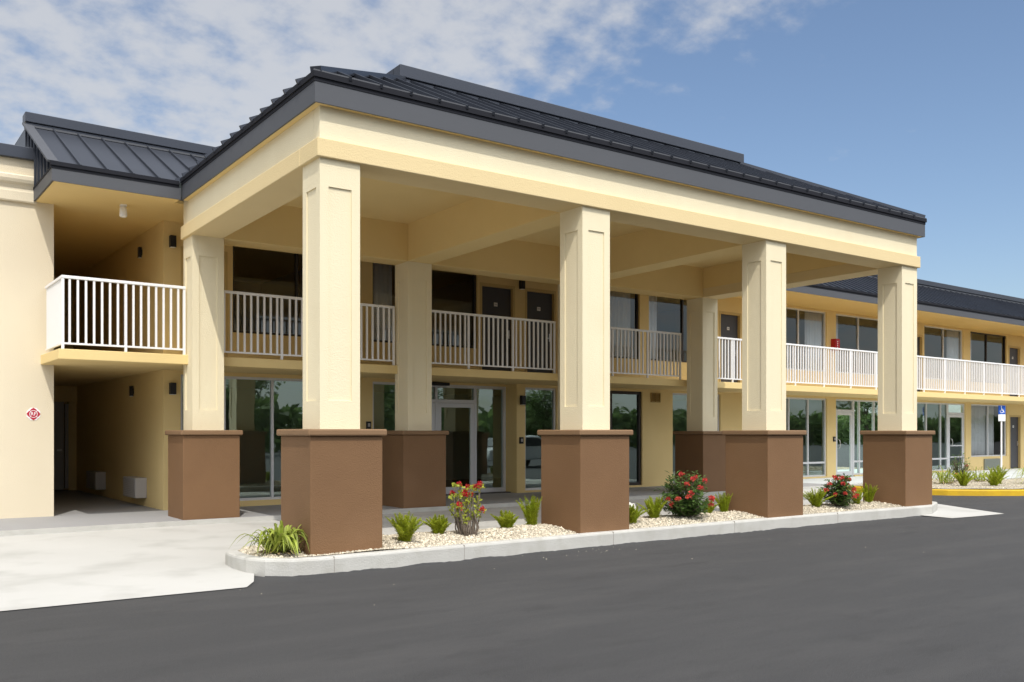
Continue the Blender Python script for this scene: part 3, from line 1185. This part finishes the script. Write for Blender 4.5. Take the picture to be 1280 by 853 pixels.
railing(-2.25, -0.28, 'white balcony railing section with a solid looking side return, at the far left end', ret=True)
railing(0.28, 3.86, 'white balcony railing section behind the nearest front column')
railing(4.45, 8.03, 'white balcony railing section before the two charcoal upper doors')
railing(8.62, 12.18, 'white balcony railing section between the second and third front columns')
railing(12.8, 22.4, 'bright white balcony railing section below the red box on the wall')
railing(22.46, 31.9, 'bright white balcony railing section to the right of the last front column')
railing(31.96, 41.4, 'bright white balcony railing section at the right edge of the picture')

# ------------------------------------------------------------------ fixtures
def wall_lamp(loc, label, rz=FA, h=0.22):
    t = thing('wall_lamp', loc, label, 'wall lamp', 'black wall lamps', rz)
    b = MB()
    b.box(-0.055, 0.055, -0.13, -0.02, -h / 2, h / 2)
    b.build('housing', M['black'], t, bevel=0.008)
    MB().box(-0.04, 0.04, -0.021, 0.0, -0.06, 0.06).build('bracket', M['black'], t)
    MB().box(-0.045, 0.045, -0.12, -0.03, -h / 2 - 0.006, -h / 2 - 0.001).build('lens', M['signwhite'], t)
    return t


wall_lamp(fp(-0.05, WALL, 5.08), 'black box lamp on the upper wall corner above the left balcony')
wall_lamp(fp(-0.05, WALL, 2.30), 'black box lamp on the lower wall corner left of the glazed front')
wall_lamp(fp(8.25, WALL, 5.07), 'black box lamp between the two charcoal upper doors')
wall_lamp(fp(8.27, WALL, 2.26), 'black box lamp on the pillar right of the entrance')
wall_lamp(fp(-0.2, 3.75, 2.33), 'black sconce on the side wall of the lower passage', rz=FA - math.pi / 2).scale = (0.9, 0.55, 0.95)
wall_lamp(fp(-0.2, 3.1, 5.10), 'black sconce on the side wall of the upper passage', rz=FA - math.pi / 2).scale = (0.9, 0.55, 0.95)

# exit style lamp under the left soffit
t = thing('ceiling_lamp', fp(-1.11, 0.8, CEIL2), 'small white lamp hanging under the left balcony soffit', 'ceiling lamp', rz=FA)
MB().box(-0.05, 0.05, -0.05, 0.05, -0.03, 0).build('base', M['white'], t)
b = MB()
b.tube([(0, 0, -0.03), (0, 0, -0.06), (0, 0, -0.2), (0, 0, -0.22)], [0.03, 0.06, 0.065, 0.045], 12)
b.build('shade', M['signwhite'], t, smooth=True)

# readers
def reader(loc, label, h=0.16, w=0.11):
    t = thing('card_reader', loc, label, 'card reader', 'black card readers by the doors', FA)
    MB().box(-w / 2, w / 2, -0.04, 0, -h / 2, h / 2).build('case', M['black'], t, bevel=0.006)
    MB().box(-w / 4, w / 4, -0.045, -0.041, -h / 5, h / 4).build('keypad', M['ac'], t)
    return t


reader(fp(4.11, WALL, 1.63), 'black card reader left of the narrow window near the entrance')
reader(fp(8.27, WALL, 1.28), 'black card reader on the pillar right of the entrance door')
reader(fp(21.17, WALL, 1.26), 'black card reader on the yellow pillar of the right wing')

# louvre
t = thing('wall_vent', fp(12.89, WALL, 2.43), 'small tan louvred vent high on the yellow ground floor wall', 'vent', rz=FA)
f = MB()
f.box(-0.18, 0.18, -0.03, 0, -0.13, -0.11).box(-0.18, 0.18, -0.03, 0, 0.11, 0.13).box(-0.18, -0.16, -0.03, 0, -0.11, 0.11).box(0.16, 0.18, -0.03, 0, -0.11, 0.11).box(-0.012, 0.012, -0.03, 0, -0.11, 0.11)
f.build('frame', M['vent'], t)
f = MB()
for q in range(8):
    z = -0.1 + q * 0.026
    f.extr([(-0.16, -0.022, z), (0.16, -0.022, z), (0.16, -0.004, z + 0.022), (-0.16, -0.004, z + 0.022)], (0, -0.002, 0.002))
f.build('louvres', M['vent'], t)

# light over the entrance
t = thing('entrance_light', fp(6.05, 2.0, 2.60), 'flat black fixture above the glazed entrance doors', 'light', rz=FA)
MB().box(-0.28, 0.28, -0.22, -0.02, -0.035, 0.03).build('housing', M['black'], t, bevel=0.01)
MB().box(-0.2, 0.2, -0.021, 0.0, -0.02, 0.02).build('bracket', M['black'], t)

# wall air conditioners
def air_con(loc, rz, label, w, h, dep, m):
    t = thing('air_conditioner', loc, label, 'air conditioner', 'through wall air conditioners', rz)
    MB().box(-w / 2, w / 2, -dep, 0, 0, h).build('case', m, t, bevel=0.012)
    g_ = MB()
    k = int(h / 0.035)
    for q in range(1, k):
        g_.box(-w / 2 + 0.03, w / 2 - 0.03, -dep - 0.008, -dep - 0.001, q * h / k - 0.008, q * h / k + 0.008)
    g_.build('grille', m, t)
    return t


air_con(fp(-0.2, 3.2, 0.17), FA - math.pi / 2, 'nearer beige air conditioner on the passage side wall', 0.95, 0.40, 0.22, M['ac'])
air_con(fp(-0.2, 6.6, 0.17), FA - math.pi / 2, 'farther beige air conditioner deep in the shaded passage', 0.95, 0.40, 0.22, M['ac'])
air_con(fp(31.75, WALL + 0.003, 0.02), FA, 'grey green air conditioner under the curtained ground floor window', 1.25, 0.42, 0.06, M['acgreen'])

# extinguisher cabinet
t = thing('extinguisher_cabinet', fp(21.12, WALL, 4.16), 'red fire extinguisher cabinet on the upper wall between windows', 'cabinet', rz=FA)
t.scale = (0.85, 0.9, 0.9)
MB().box(-0.14, 0.14, -0.2, 0, 0, 0.42).build('case', M['redbox'], t, bevel=0.01)
MB().box(-0.10, 0.06, -0.206, -0.201, 0.06, 0.36).build('door', M['red'], t)
f = MB()
for q in range(4):
    f.box(-0.045, 0.005, -0.209, -0.2065, 0.09 + q * 0.07, 0.125 + q * 0.07)
f.build('lettering', M['signwhite'], t)


def text_obj(name, body, size, m, parent, loc, rot=(math.pi / 2, 0, 0), ext=0.002):
    cu = bpy.data.curves.new(name, 'FONT')
    cu.body = body
    cu.size = size
    cu.align_x = 'CENTER'
    cu.align_y = 'CENTER'
    cu.extrude = ext
    tmp = bpy.data.objects.new(name + '_tmp', cu)
    COL.objects.link(tmp)
    dg = bpy.context.evaluated_depsgraph_get()
    me = bpy.data.meshes.new_from_object(tmp.evaluated_get(dg))
    bpy.data.objects.remove(tmp)
    me.materials.clear()
    me.materials.append(m)
    o = bpy.data.objects.new(name, me)
    COL.objects.link(o)
    o.parent = parent
    o.location = loc
    o.rotation_euler = rot
    return o


# red maltese style sign with the letters RF
t = thing('fire_sign', (-2.45, 6.95, 1.79), 'red and white diamond shaped sign lettered RF on the cream end wall', 'sign')
r_ = 0.125
t.scale = (0.86, 1, 0.86)
MB().disc_ngon((0, -0.001, 0), (1, 0, 0), (0, 0, 1), [(math.cos(R(22.5 + 45 * q)) * 0.134, math.sin(R(22.5 + 45 * q)) * 0.134) for q in range(8)], 0.005).build('backing', M['signwhite'], t)
pts = []
for q in range(4):
    a = math.pi / 2 * q
    for da, rr in ((-0.72, 0.098), (-0.38, 0.108), (0, 0.125), (0.38, 0.108), (0.72, 0.098)):
        pts.append((math.cos(a + da) * rr, math.sin(a + da) * rr))
MB().disc_ngon((0, -0.0065, 0), (1, 0, 0), (0, 0, 1), pts, 0.003).build('badge', M['red'], t)
rg = MB()
N = 28
for q in range(N):
    a0, a1 = 2 * math.pi * q / N, 2 * math.pi * (q + 1) / N
    rg.extr([(math.cos(a0) * .066, -0.0105, math.sin(a0) * .066), (math.cos(a1) * .066, -0.0105, math.sin(a1) * .066), (math.cos(a1) * .075, -0.0105, math.sin(a1) * .075), (math.cos(a0) * .075, -0.0105, math.sin(a0) * .075)], (0, -0.002, 0))
for q in range(4):
    a = math.pi / 4 + math.pi / 2 * q
    rg.bar((math.cos(a) * .076, -0.0105, math.sin(a) * .076), (math.cos(a) * .108, -0.0105, math.sin(a) * .108), 0.012, 0.002, up=(0, -1, 0))
rg.build('border', M['signwhite'], t)
text_obj('lettering', 'RF', 0.10, M['signwhite'], t, (0, -0.011, 0))

# accessible parking sign on its post
t = thing('parking_sign', (29.6, 6.45, 0), 'blue wheelchair parking sign over a white plate on a thin white post', 'sign', rz=R(-40))
b = MB()
b.tube([(0, 0, 0), (0, 0, 2.5)], 0.03, 8)
b.build('post', M['white'], t)
bp_ = MB().box(-0.125, 0.125, -0.045, -0.032, 2.16, 2.48).build('sign_panel', M['signblue'], t)
sy = MB()
N = 18
for q in range(N):
    a0 = R(150) + R(260) * q / N
    a1 = R(150) + R(260) * (q + 1) / N
    c0 = (-0.005, 2.27)
    sy.extr([(c0[0] + math.cos(a0) * .05, -0.046, c0[1] + math.sin(a0) * .05), (c0[0] + math.cos(a1) * .05, -0.046, c0[1] + math.sin(a1) * .05),
             (c0[0] + math.cos(a1) * .07, -0.046, c0[1] + math.sin(a1) * .07), (c0[0] + math.cos(a0) * .07, -0.046, c0[1] + math.sin(a0) * .07)], (0, -0.003, 0))
sy.bar((-0.015, -0.046, 2.40), (-0.005, -0.046, 2.29), 0.026, 0.003, up=(0, -1, 0))
sy.bar((-0.01, -0.046, 2.34), (0.045, -0.046, 2.335), 0.02, 0.003, up=(0, -1, 0))
sy.bar((-0.005, -0.046, 2.295), (0.055, -0.046, 2.29), 0.024, 0.003, up=(0, -1, 0))
sy.bar((0.052, -0.046, 2.295), (0.078, -0.046, 2.22), 0.024, 0.003, up=(0, -1, 0))
sy.disc_ngon((-0.018, -0.046, 2.432), (1, 0, 0), (0, 0, 1), [(math.cos(a * 0.5236) * .022, math.sin(a * 0.5236) * .022) for a in range(12)], 0.003)
sy.build('wheelchair_symbol', M['signwhite'], bp_)
MB().box(-0.125, 0.125, -0.044, -0.032, 1.90, 2.15).build('lower_plate', M['signwhite'], t)

# pipe on the left parapet
t = MB().tube([(-2.95, 7.5, 6.36), (-2.95, 7.5, 6.60), (-2.93, 7.47, 6.66)], [0.03, 0.03, 0.02], 8).build('vent_pipe', M['trim'], None)
tag(t, 'tiny dark pipe sticking up over the left roof edge', 'pipe')

# ------------------------------------------------------------------ curtains inside
def curtain(s0, s1, z0, z1, label, d=WALL + 0.165):
    n = max(8, int((s1 - s0) / 0.025))
    v, fc = [], []
    for i in range(n + 1):
        x = s0 + (s1 - s0) * i / n
        y = 0.022 * math.sin((x - s0) * 42) + 0.012 * math.sin((x - s0) * 17 + 1)
        for z in (z0, z1):
            v.append((x - s0, y * (0.8 if z == z1 else 1.0), z - z0))
    for i in range(n):
        fc.append((2 * i, 2 * i + 2, 2 * i + 3, 2 * i + 1))
    o = raw('curtain', v, fc, M['curtain'], smooth=True)
    o.location = fp(s0, d, z0)
    o.rotation_euler = (0, 0, FA)
    sd = o.modifiers.new('thickness', 'SOLIDIFY')
    sd.thickness = 0.006
    return tag(o, label, 'curtain', 'curtains behind the windows')


zc0, zc1 = Z2 + 0.15, H2 + 0.02
curtain(4.25, 4.78, zc0, zc1, 'grey white curtain behind the upper window between the two nearest columns')
curtain(11.25, 12.1, zc0, zc1, 'pale curtain filling the upper window just right of the second front column')
curtain(12.68, 13.12, zc0, zc1, 'narrow pale curtain at the left of the upper window by the rear column')
curtain(19.85, 20.72, zc0, zc1, 'wide white curtain in the upper window left of the red cabinet')
curtain(21.32, 21.68, zc0, zc1, 'narrow white curtain in the upper window right of the red cabinet')
curtain(28.65, 29.5, zc0, zc1, 'white curtain right of the mullion, first upper window past the last front column')
curtain(30.12, 30.5, zc0, zc1, 'narrow white curtain at the left of the upper window above the parking sign')
curtain(30.2, 31.55, 0.3, 2.6, 'wide white curtain in the left half of the ground floor window above the air conditioner')
curtain(31.65, 32.3, 0.3, 2.6, 'narrower white curtain right of the mullion above the air conditioner')

# lobby desk behind the entrance
t = thing('reception_desk', fp(6.3, 4.6, 0.02), 'dark reception desk seen through the entrance door glass', 'desk', rz=FA)
MB().box(-1.6, 1.6, 0, 0.6, 0, 1.05).build('front', M['wood'], t)
MB().box(-1.7, 1.7, -0.08, 0.65, 1.052, 1.10).build('top', M['inwall'], t)

# ------------------------------------------------------------------ planting
def leaf_quad(V, Fc, c, d, n, L, W):
    """folded diamond leaf from c along d"""
    d = d.normalized()
    s = d.cross(n)
    if s.length < 1e-4:
        s = d.cross(Vector((1, 0.2, 0)))
    s.normalize()
    u = s.cross(d)
    o = len(V)
    V += [tuple(c), tuple(c + d * L * 0.5 + s * W * 0.5 + u * L * 0.06), tuple(c + d * L - u * L * 0.06), tuple(c + d * L * 0.5 - s * W * 0.5 + u * L * 0.06)]
    Fc += [(o, o + 1, o + 2), (o, o + 2, o + 3)]


def fern_meshes(seed, nplume=16, h=0.40, spread=0.5):
    random.seed(seed)
    V, Fc = [], []
    for p in range(nplume):
        a = uni(0, 6.283)
        lean = uni(0.05, spread) * (0.35 if p < nplume * 0.35 else 1)
        hh = h * uni(0.65, 1.05) * (1 - 0.25 * lean)
        n = 34
        base = Vector((math.cos(a) * uni(0, 0.06), math.sin(a) * uni(0, 0.06), 0))
        dirv = Vector((math.cos(a), math.sin(a), 0))
        for i in range(n):
            t = i / (n - 1)
            c = base + dirv * (lean * hh * (t ** 1.4) * 1.15) + Vector((0, 0, hh * t * (1 - 0.12 * lean * t)))
            rad = 0.030 * (math.sin(math.pi * min(1, 0.25 + 0.75 * t)) ** 0.6) + 0.005
            for k in range(7):
                b = uni(0, 6.283)
                dd = Vector((math.cos(b), math.sin(b), uni(0.5, 1.3))) + dirv * lean * 0.5
                leaf_quad(V, Fc, c, dd, Vector((0, 0, 1)), rad * uni(1.0, 1.5), 0.009)
    return V, Fc


FERN = [fern_meshes(11, 26, 0.40, 1.05), fern_meshes(12, 22, 0.28, 0.8), fern_meshes(13, 20, 0.44, 0.45)]
fern_me = []
for k, (V, Fc) in enumerate(FERN):
    me = bpy.data.meshes.new('fronds')
    me.from_pydata(V, [], Fc)
    me.materials.append(M['fern'])
    fern_me.append(me)


def fern(x, y, z, kind, sc, rz, label):
    t = thing('foxtail_fern', (x, y, z), label, 'fern', 'foxtail ferns in the gravel', rz)
    o = bpy.data.objects.new('fronds', fern_me[kind])
    COL.objects.link(o)
    o.parent = t
    o.scale = (sc * 1.18, sc * 1.18, sc * 0.94)
    return t


def gz(x, y):
    return hf1(x, y)


for x, y, k, sc, rz, lab in (
        (0.99, -0.12, 0, 1.10, 0.3, 'spreading light green fern directly right of the nearest pier'),
        (1.67, 0.15, 1, 1.05, 1.3, 'small tufted fern directly left of the thorny red flowered plant'),
        (2.86, 0.22, 1, 1.05, 2.2, 'low fern right of the thorny red flowered plant'),
        (3.42, 0.34, 2, 1.12, 0.9, 'tall upright fern against the left side of the second pier'),
        (5.00, -0.12, 1, 1.15, 4.0, 'dark fern half hidden at the right side of the second pier'),
        (5.72, 0.10, 0, 1.05, 2.9, 'bright green fern left of the pink flowering bush in the middle bed'),
        (7.15, 0.25, 1, 0.9, 5.0, 'fern tucked behind the right side of the middle flowering bush'),
        (7.62, 0.30, 2, 0.9, 0.4, 'yellowish fern at the left side of the third pier'),
        (9.85, 0.02, 0, 1.0, 1.7, 'fern left of the flowering bush between third and fourth piers'),
        (11.20, 0.05, 0, 0.85, 3.3, 'fern directly right of the flowering bush before the last pier'),
        (11.72, 0.15, 2, 0.95, 5.5, 'upright fern at the left side of the last front pier'),
        (13.33, 0.30, 2, 0.7, 2.5, 'thin fern sprig on the right side of the last front pier'),
        (20.1, 2.75, 0, 1.25, 1.0, 'bright fern in front of the pale bushes behind the yellow kerb'),
        (21.0, 2.35, 0, 1.2, 2.0, 'low wide fern close behind the yellow kerb, left of the sign post'),
        (22.0, 2.75, 2, 1.35, 3.0, 'upright fern behind the yellow kerb beside the sign post foot')):
    z = gz(x, y) if x < 14 else -0.02
    fern(x, y, z, k, sc, rz, lab)


# strap leaved plant at the left nose of the island
def strap_plant(loc, label, n, L, seed, mleaf, rise=0.5, w=0.028, dead=True, name='strap_leaf_plant', group=None):
    random.seed(seed)
    t = thing(name, loc, label, 'plant', group)
    V, Fc, V2, F2 = [], [], [], []
    for p in range(n):
        isdead = dead and rnd() < 0.22
        VV, FF = (V2, F2) if isdead else (V, Fc)
        a = uni(0, 6.283)
        base = Vector((uni(-0.16, 0.16) * L * 1.6, uni(-0.09, 0.09) * L * 1.6, 0.0))
        dr = Vector((math.cos(a), math.sin(a), 0))
        s = Vector((-math.sin(a), math.cos(a), 0))
        if isdead:
            reach, hh, e0 = uni(0.35, 0.6) * L, uni(0.03, 0.12) * L, 0.0
        elif rnd() < 0.14:
            reach, hh, e0 = uni(0.05, 0.35) * L, uni(0.5, 0.82) * L, 0.6 * L
        else:
            reach, hh, e0 = uni(0.40, 0.85) * L, uni(0.34, 0.66) * L, uni(-0.1, 0.25) * L
        seg = 9
        o = len(VV)
        for i in range(seg + 1):
            t_ = i / seg
            p_ = base + dr * (reach * t_ ** 0.9) + Vector((0, 0, max(0.012, hh * math.sin(min(t_ * 1.25, 1.0) * math.pi / 2) - max(0.0, t_ - 0.42) ** 1.5 * 2.26 * (hh - max(0, e0)))))
            ww = w * max(0.04, (0.5 + 1.6 * t_ - 2.05 * t_ * t_))
            lift = Vector((0, 0, 0.22 * ww))
            VV.append(tuple(p_ - s * ww / 2 + lift))
            VV.append(tuple(p_))
            VV.append(tuple(p_ + s * ww / 2 + lift))
        for i in range(seg):
            q = o + 3 * i
            FF += [(q, q + 3, q + 4, q + 1), (q + 1, q + 4, q + 5, q + 2)]
    raw('leaves', V, Fc, mleaf, t)
    if V2:
        raw('dry_leaves', V2, F2, M['deadleaf'], t)
    return t


strap_plant((-0.76, -0.22, gz(-0.76, -0.22)), 'arching yellow green strap leaved plant at the rounded left end of the bed', 115, 0.55, 5, M['spider'], w=0.046)
strap_plant((20.9, 3.7, -0.02), 'yellow green strap leaved clump behind the yellow kerb beside the last pier', 60, 0.75, 6, M['spider'], w=0.035)
strap_plant((22.9, 3.75, -0.02), 'spiky upright clump between the red flower and the sign post', 45, 0.65, 9, M['spider'], w=0.03)
strap_plant((22.75, 2.0, -0.02), 'dark strap leaved clump cut by the right edge of the picture', 60, 0.95, 8, M['fern'], w=0.035, dead=False)


# crown of thorns
def cluster(V, Fc, c, r, n, L):
    for k in range(n):
        d = Vector((uni(-1, 1), uni(-1, 1), uni(-0.4, 1))).normalized()
        leaf_quad(V, Fc, c + d * r * uni(0.2, 0.9), (d + Vector((uni(-.6, .6), uni(-.6, .6), uni(-.3, .5)))), d, L * uni(0.8, 1.3), L * 0.95)


random.seed(21)
t = thing('crown_of_thorns', (2.02, -0.05, gz(2.02, -0.05)), 'thorny grey stemmed plant with lime leaves and red flowers', 'plant')
t.scale = (0.88, 0.88, 0.97)
sm = MB()
LV, LF = [], []
tips = []
for k in range(52):
    a = uni(0, 6.283)
    r = 0.125 * math.sqrt(rnd())
    base = Vector((math.cos(a) * r, math.sin(a) * r, -0.03))
    tall = k < 20
    h = uni(0.36, 0.74) if tall else uni(0.22, 0.38)
    bend = Vector((math.cos(a), math.sin(a), 0)) * uni(0.02, 0.10)
    tw = Vector((uni(-1, 1), uni(-1, 1), 0)) * 0.04
    pts = [base, base + bend * 0.9 + Vector((0, 0, h * 0.4)), base + bend * (0.9 if not tall else 1.2) + tw + Vector((0, 0, h * 0.75)), base + bend * (0.5 if not tall else 1.5 + max(0, 0.6 - h) * 2.0) + tw + Vector((0, 0, h))]
    sm.tube(pts, [0.014, 0.012, 0.010, 0.007], 6)
    for q in range(10):                        # thorns
        i = random.randrange(3)
        c = pts[i].lerp(pts[i + 1], rnd())
        b = uni(0, 6.283)
        sm.tube([c, c + Vector((math.cos(b), math.sin(b), 0.2)) * 0.03], [0.003, 0.0005], 3)
    if tall:
        tips.append(pts[-1])
        cluster(LV, LF, pts[2], 0.05, 9, 0.04)
    cluster(LV, LF, pts[-1], 0.05 if tall else 0.035, 13 if tall else 4, 0.042)
    if not tall:
        continue
    for q in range(10):
        i = random.choice((1, 2))
        c = pts[i].lerp(pts[i + 1], rnd())
        b = uni(0, 6.283)
        leaf_quad(LV, LF, c, Vector((math.cos(b), math.sin(b), uni(0, 0.8))), Vector((0, 0, 1)), uni(0.03, 0.05), 0.022)
sm.build('stems', M['stem'], t)
raw('leaves', LV, LF, M['thornleaf'], t)
random.shuffle(tips)
for c in tips[:13]:
    V, Fc = [], []
    cluster(V, Fc, c + Vector((uni(-.03, .03), uni(-.04, .01), 0.03)), 0.042, 48, 0.026)
    raw('flower', V, Fc, M['redflower'], t)


# ixora style bushes
def flower_bush(loc, w, h, seed, label, nleaf=2100, nfl=15, fl=0.045, lf=0.10, mleaf='ixleaf'):
    random.seed(seed)
    t = thing('flowering_bush', loc, label, 'bush', 'coral flowered bushes')
    sm = MB()
    V, Fc = [], []
    tips = []
    for k in range(60):
        a = uni(0, 6.283)
        zt_ = uni(0.16, 1.0)
        e = math.sqrt(max(0.03, 1 - ((zt_ - 0.42) / 0.60) ** 2)) * uni(0.75, 1.0)
        tip = Vector((math.cos(a) * w * 0.46 * e, math.sin(a) * w * 0.44 * e, h * zt_))
        mid = Vector((tip.x * 0.45, tip.y * 0.45, tip.z * 0.5))
        sm.tube([(tip.x * 0.06, tip.y * 0.06, -0.02), mid, tip], [0.012, 0.008, 0.004], 5)
        tips.append(tip)
        for q in range(nleaf // 60):
            f = uni(0.3, 1.05)
            c = Vector((0, 0, 0)).lerp(mid, f * 2) if f < 0.5 else mid.lerp(tip, f * 2 - 1)
            c += Vector((uni(-1, 1), uni(-1, 1), uni(-1, 1))) * 0.06
            b = uni(0, 6.283)
            d = Vector((math.cos(b), math.sin(b), uni(-0.3, 0.9)))
            leaf_quad(V, Fc, c, d, Vector((0, 0, 1)), lf * uni(0.7, 1.2), lf * 0.45)
    sm.build('stems', M['stem'], t)
    raw('leaves', V, Fc, M[mleaf], t)
    for q in range(nfl):
        a = uni(-3.3, 0.3)
        z = uni(0.25, 0.98)
        e = math.sqrt(max(0.04, 1 - ((z - 0.42) / 0.60) ** 2))
        c = Vector((math.cos(a) * w * 0.47 * e, math.sin(a) * w * 0.45 * e, z * h))
        V, Fc = [], []
        cluster(V, Fc, c, fl * uni(0.7, 1.1), 60, 0.024)
        raw('flower', V, Fc, M['pinkflower'], t)
    return t


flower_bush((6.36, 0.0, gz(6.3, 0)), 0.92, 0.74, 31, 'dense dark green bush with coral flowers between second and third piers')
flower_bush((10.45, -0.05, gz(10.4, 0)), 0.74, 0.58, 38, 'dark green bush with pink red flowers between third and fourth piers', 1500, 18)
flower_bush((22.6, 4.2, -0.02), 0.7, 0.85, 41, 'small open bush topped with a coral flower behind the yellow kerb', 420, 4, 0.06)

# white rock behind the second pier
random.seed(3)
bm = bmesh.new()
bmesh.ops.create_icosphere(bm, subdivisions=3, radius=0.2)
for v in bm.verts:
    n_ = v.co.normalized()
    v.co = Vector((v.co.x * 1.1, v.co.y * 0.9, v.co.z * 0.95)) + n_ * 0.05 * mnoise.noise(n_ * 2.2)
me = bpy.data.meshes.new('rock')
bm.to_mesh(me)
bm.free()
me.materials.append(M['rock'])
for p in me.polygons:
    p.use_smooth = True
rk_ = bpy.data.objects.new('rock', me)
COL.objects.link(rk_)
rk_.location = (5.65, 0.72, 0.12)
tag(rk_, 'rounded white rock peeking out at the right of the second pier', 'rock')

# ------------------------------------------------------------------ across the lot (seen mirrored in the glass)
def tree_mesh(seed, h, r, n, lf):
    random.seed(seed)
    tr = MB()
    tr.tube([(0, 0, -0.1), (0.05, 0, h * 0.25), (0, 0.1, h * 0.5), (0.1, 0.05, h * 0.75)], [h * 0.032, h * 0.026, h * 0.018, h * 0.008], 9)
    V, Fc = [], []
    clumps = []
    for k in range(34):
        a = uni(0, 6.283)
        z = uni(0.36, 0.97)
        e = r * math.sqrt(max(0.05, 1 - ((z - 0.62) / 0.42) ** 2)) * uni(0.45, 1.0)
        c = Vector((math.cos(a) * e, math.sin(a) * e, z * h))
        clumps.append(c)
        if k < 14:
            tr.tube([(0, 0.05, h * uni(0.28, 0.5)), c * 0.5 + Vector((0, 0, h * 0.22)), c], [h * 0.012, h * 0.008, h * 0.003], 6)
        for q in range(n // 34):
            d = Vector((random.gauss(0, 1), random.gauss(0, 1), random.gauss(0, 0.7))) * r * 0.17
            leaf_quad(V, Fc, c + d, Vector((uni(-1, 1), uni(-1, 1), uni(-0.8, 0.4))), Vector((uni(-.4, .4), uni(-.4, .4), 1)), lf * uni(0.7, 1.3), lf * 0.6)
    return tr, V, Fc


random.seed(77)
V, Fc = [], []
for k in range(12000):
    x = uni(-30, 190)
    top = 4.0 + 1.9 * mnoise.noise((x * 0.11, 0, 5)) + 1.2 * mnoise.noise((x * 0.5, 0, 9))
    z = top * rnd() ** 0.8
    c = Vector((x, -54 + uni(-2, 2) + 1.5 * (1 - z / 7), z - 0.2))
    leaf_quad(V, Fc, c, Vector((uni(-1, 1), uni(-.4, 1), uni(-0.6, 0.6))), Vector((0, 1, 0.3)), uni(0.8, 1.5), uni(0.6, 1.0))
tag(raw('treeline', V, Fc, M['leafA']), 'green belt of trees far across the parking lot, mirrored in the ground floor glass', 'treeline', kind='stuff')

protos = []
for seed in (51, 52):
    t = thing('broadleaf_tree', (0, 0, -0.2), None, 'tree', 'trees across the parking lot')
    tr, V, Fc = tree_mesh(seed, 8.5, 3.6, 5200, 0.36)
    tr.build('trunk', M['bark'], t)
    raw('crown', V, Fc, M['leafA'], t)
    protos.append(t)
spots = [(12, -36), (19, -40), (27, -35), (36, -42), (47, -37), (58, -44), (72, -38), (88, -45), (104, -40), (3, -43)]
labs = ['tree mirrored in the leftmost ground floor glass', 'tree mirrored in the glazed front by the nearest pier', 'tree mirrored in the glass of the entrance doors',
        'tree mirrored in the window by the entrance pillar', 'tree mirrored in the windows behind the second pier', 'tree mirrored in the window by the rear right pier',
        'tree mirrored in the storefront behind the third pier', 'tree mirrored in the shop glass before the last pier', 'tree mirrored in the shop glass past the last pier', 'tree across the lot behind the camera']
for k, (x, y) in enumerate(spots):
    t = protos[k] if k < 2 else copy_tree(protos[k % 2])
    t.location = (x, y, -0.2)
    t.rotation_euler = (0, 0, k * 1.7)
    sc = (0.7, 0.9, 0.78, 0.95, 0.72)[k % 5]
    t.scale = (sc, sc, sc * 0.95)
    t['label'] = labs[k]


def car(loc, rz, label):
    t = thing('parked_car', loc, label, 'car', rz=rz)
    prof = [(-2.2, 0.32), (-2.25, 0.55), (-2.15, 0.85), (-1.5, 0.95), (-0.75, 1.42), (0.5, 1.47), (1.35, 1.05), (2.1, 0.98), (2.22, 0.7), (2.2, 0.35)]
    b = MB()
    b.extr([(x, -0.86, z) for x, z in prof], (0, 1.72, 0))
    b.build('body', M['carpaint'], t, bevel=0.07, smooth=False)
    for s in (-1, 1):
        g_ = MB()
        g_.extr([(-1.3, s * 0.865, 0.98), (-0.72, s * 0.865, 1.34), (0.45, s * 0.865, 1.38), (1.1, s * 0.865, 1.05)], (0, s * 0.012, 0))
        g_.build('side_window', M['carglass'], t)
    g_ = MB()
    g_.extr([(-1.47, -0.7, 1.0), (-0.8, -0.62, 1.42), (-0.8, 0.62, 1.42), (-1.47, 0.7, 1.0)], (-0.012, 0, 0.02))
    g_.build('windscreen', M['carglass'], t)
    for x in (-1.35, 1.35):
        for s in (-1, 1):
            w = MB()
            N = 20
            w.extr([(x + math.cos(a * 6.2832 / N) * 0.33, s * 0.68, 0.33 + math.sin(a * 6.2832 / N) * 0.33) for a in range(N)], (0, s * 0.2, 0))
            wo = w.build('wheel', M['tyre'], t)
            w = MB()
            w.extr([(x + math.cos(a * 6.2832 / N) * 0.21, s * 0.882, 0.33 + math.sin(a * 6.2832 / N) * 0.21) for a in range(N)], (0, s * 0.012, 0))
            w.build('rim', M['steel'], wo)
    return t


car((22.5, -10.5, -0.2), R(-8), 'silver car mirrored in the window right of the entrance')
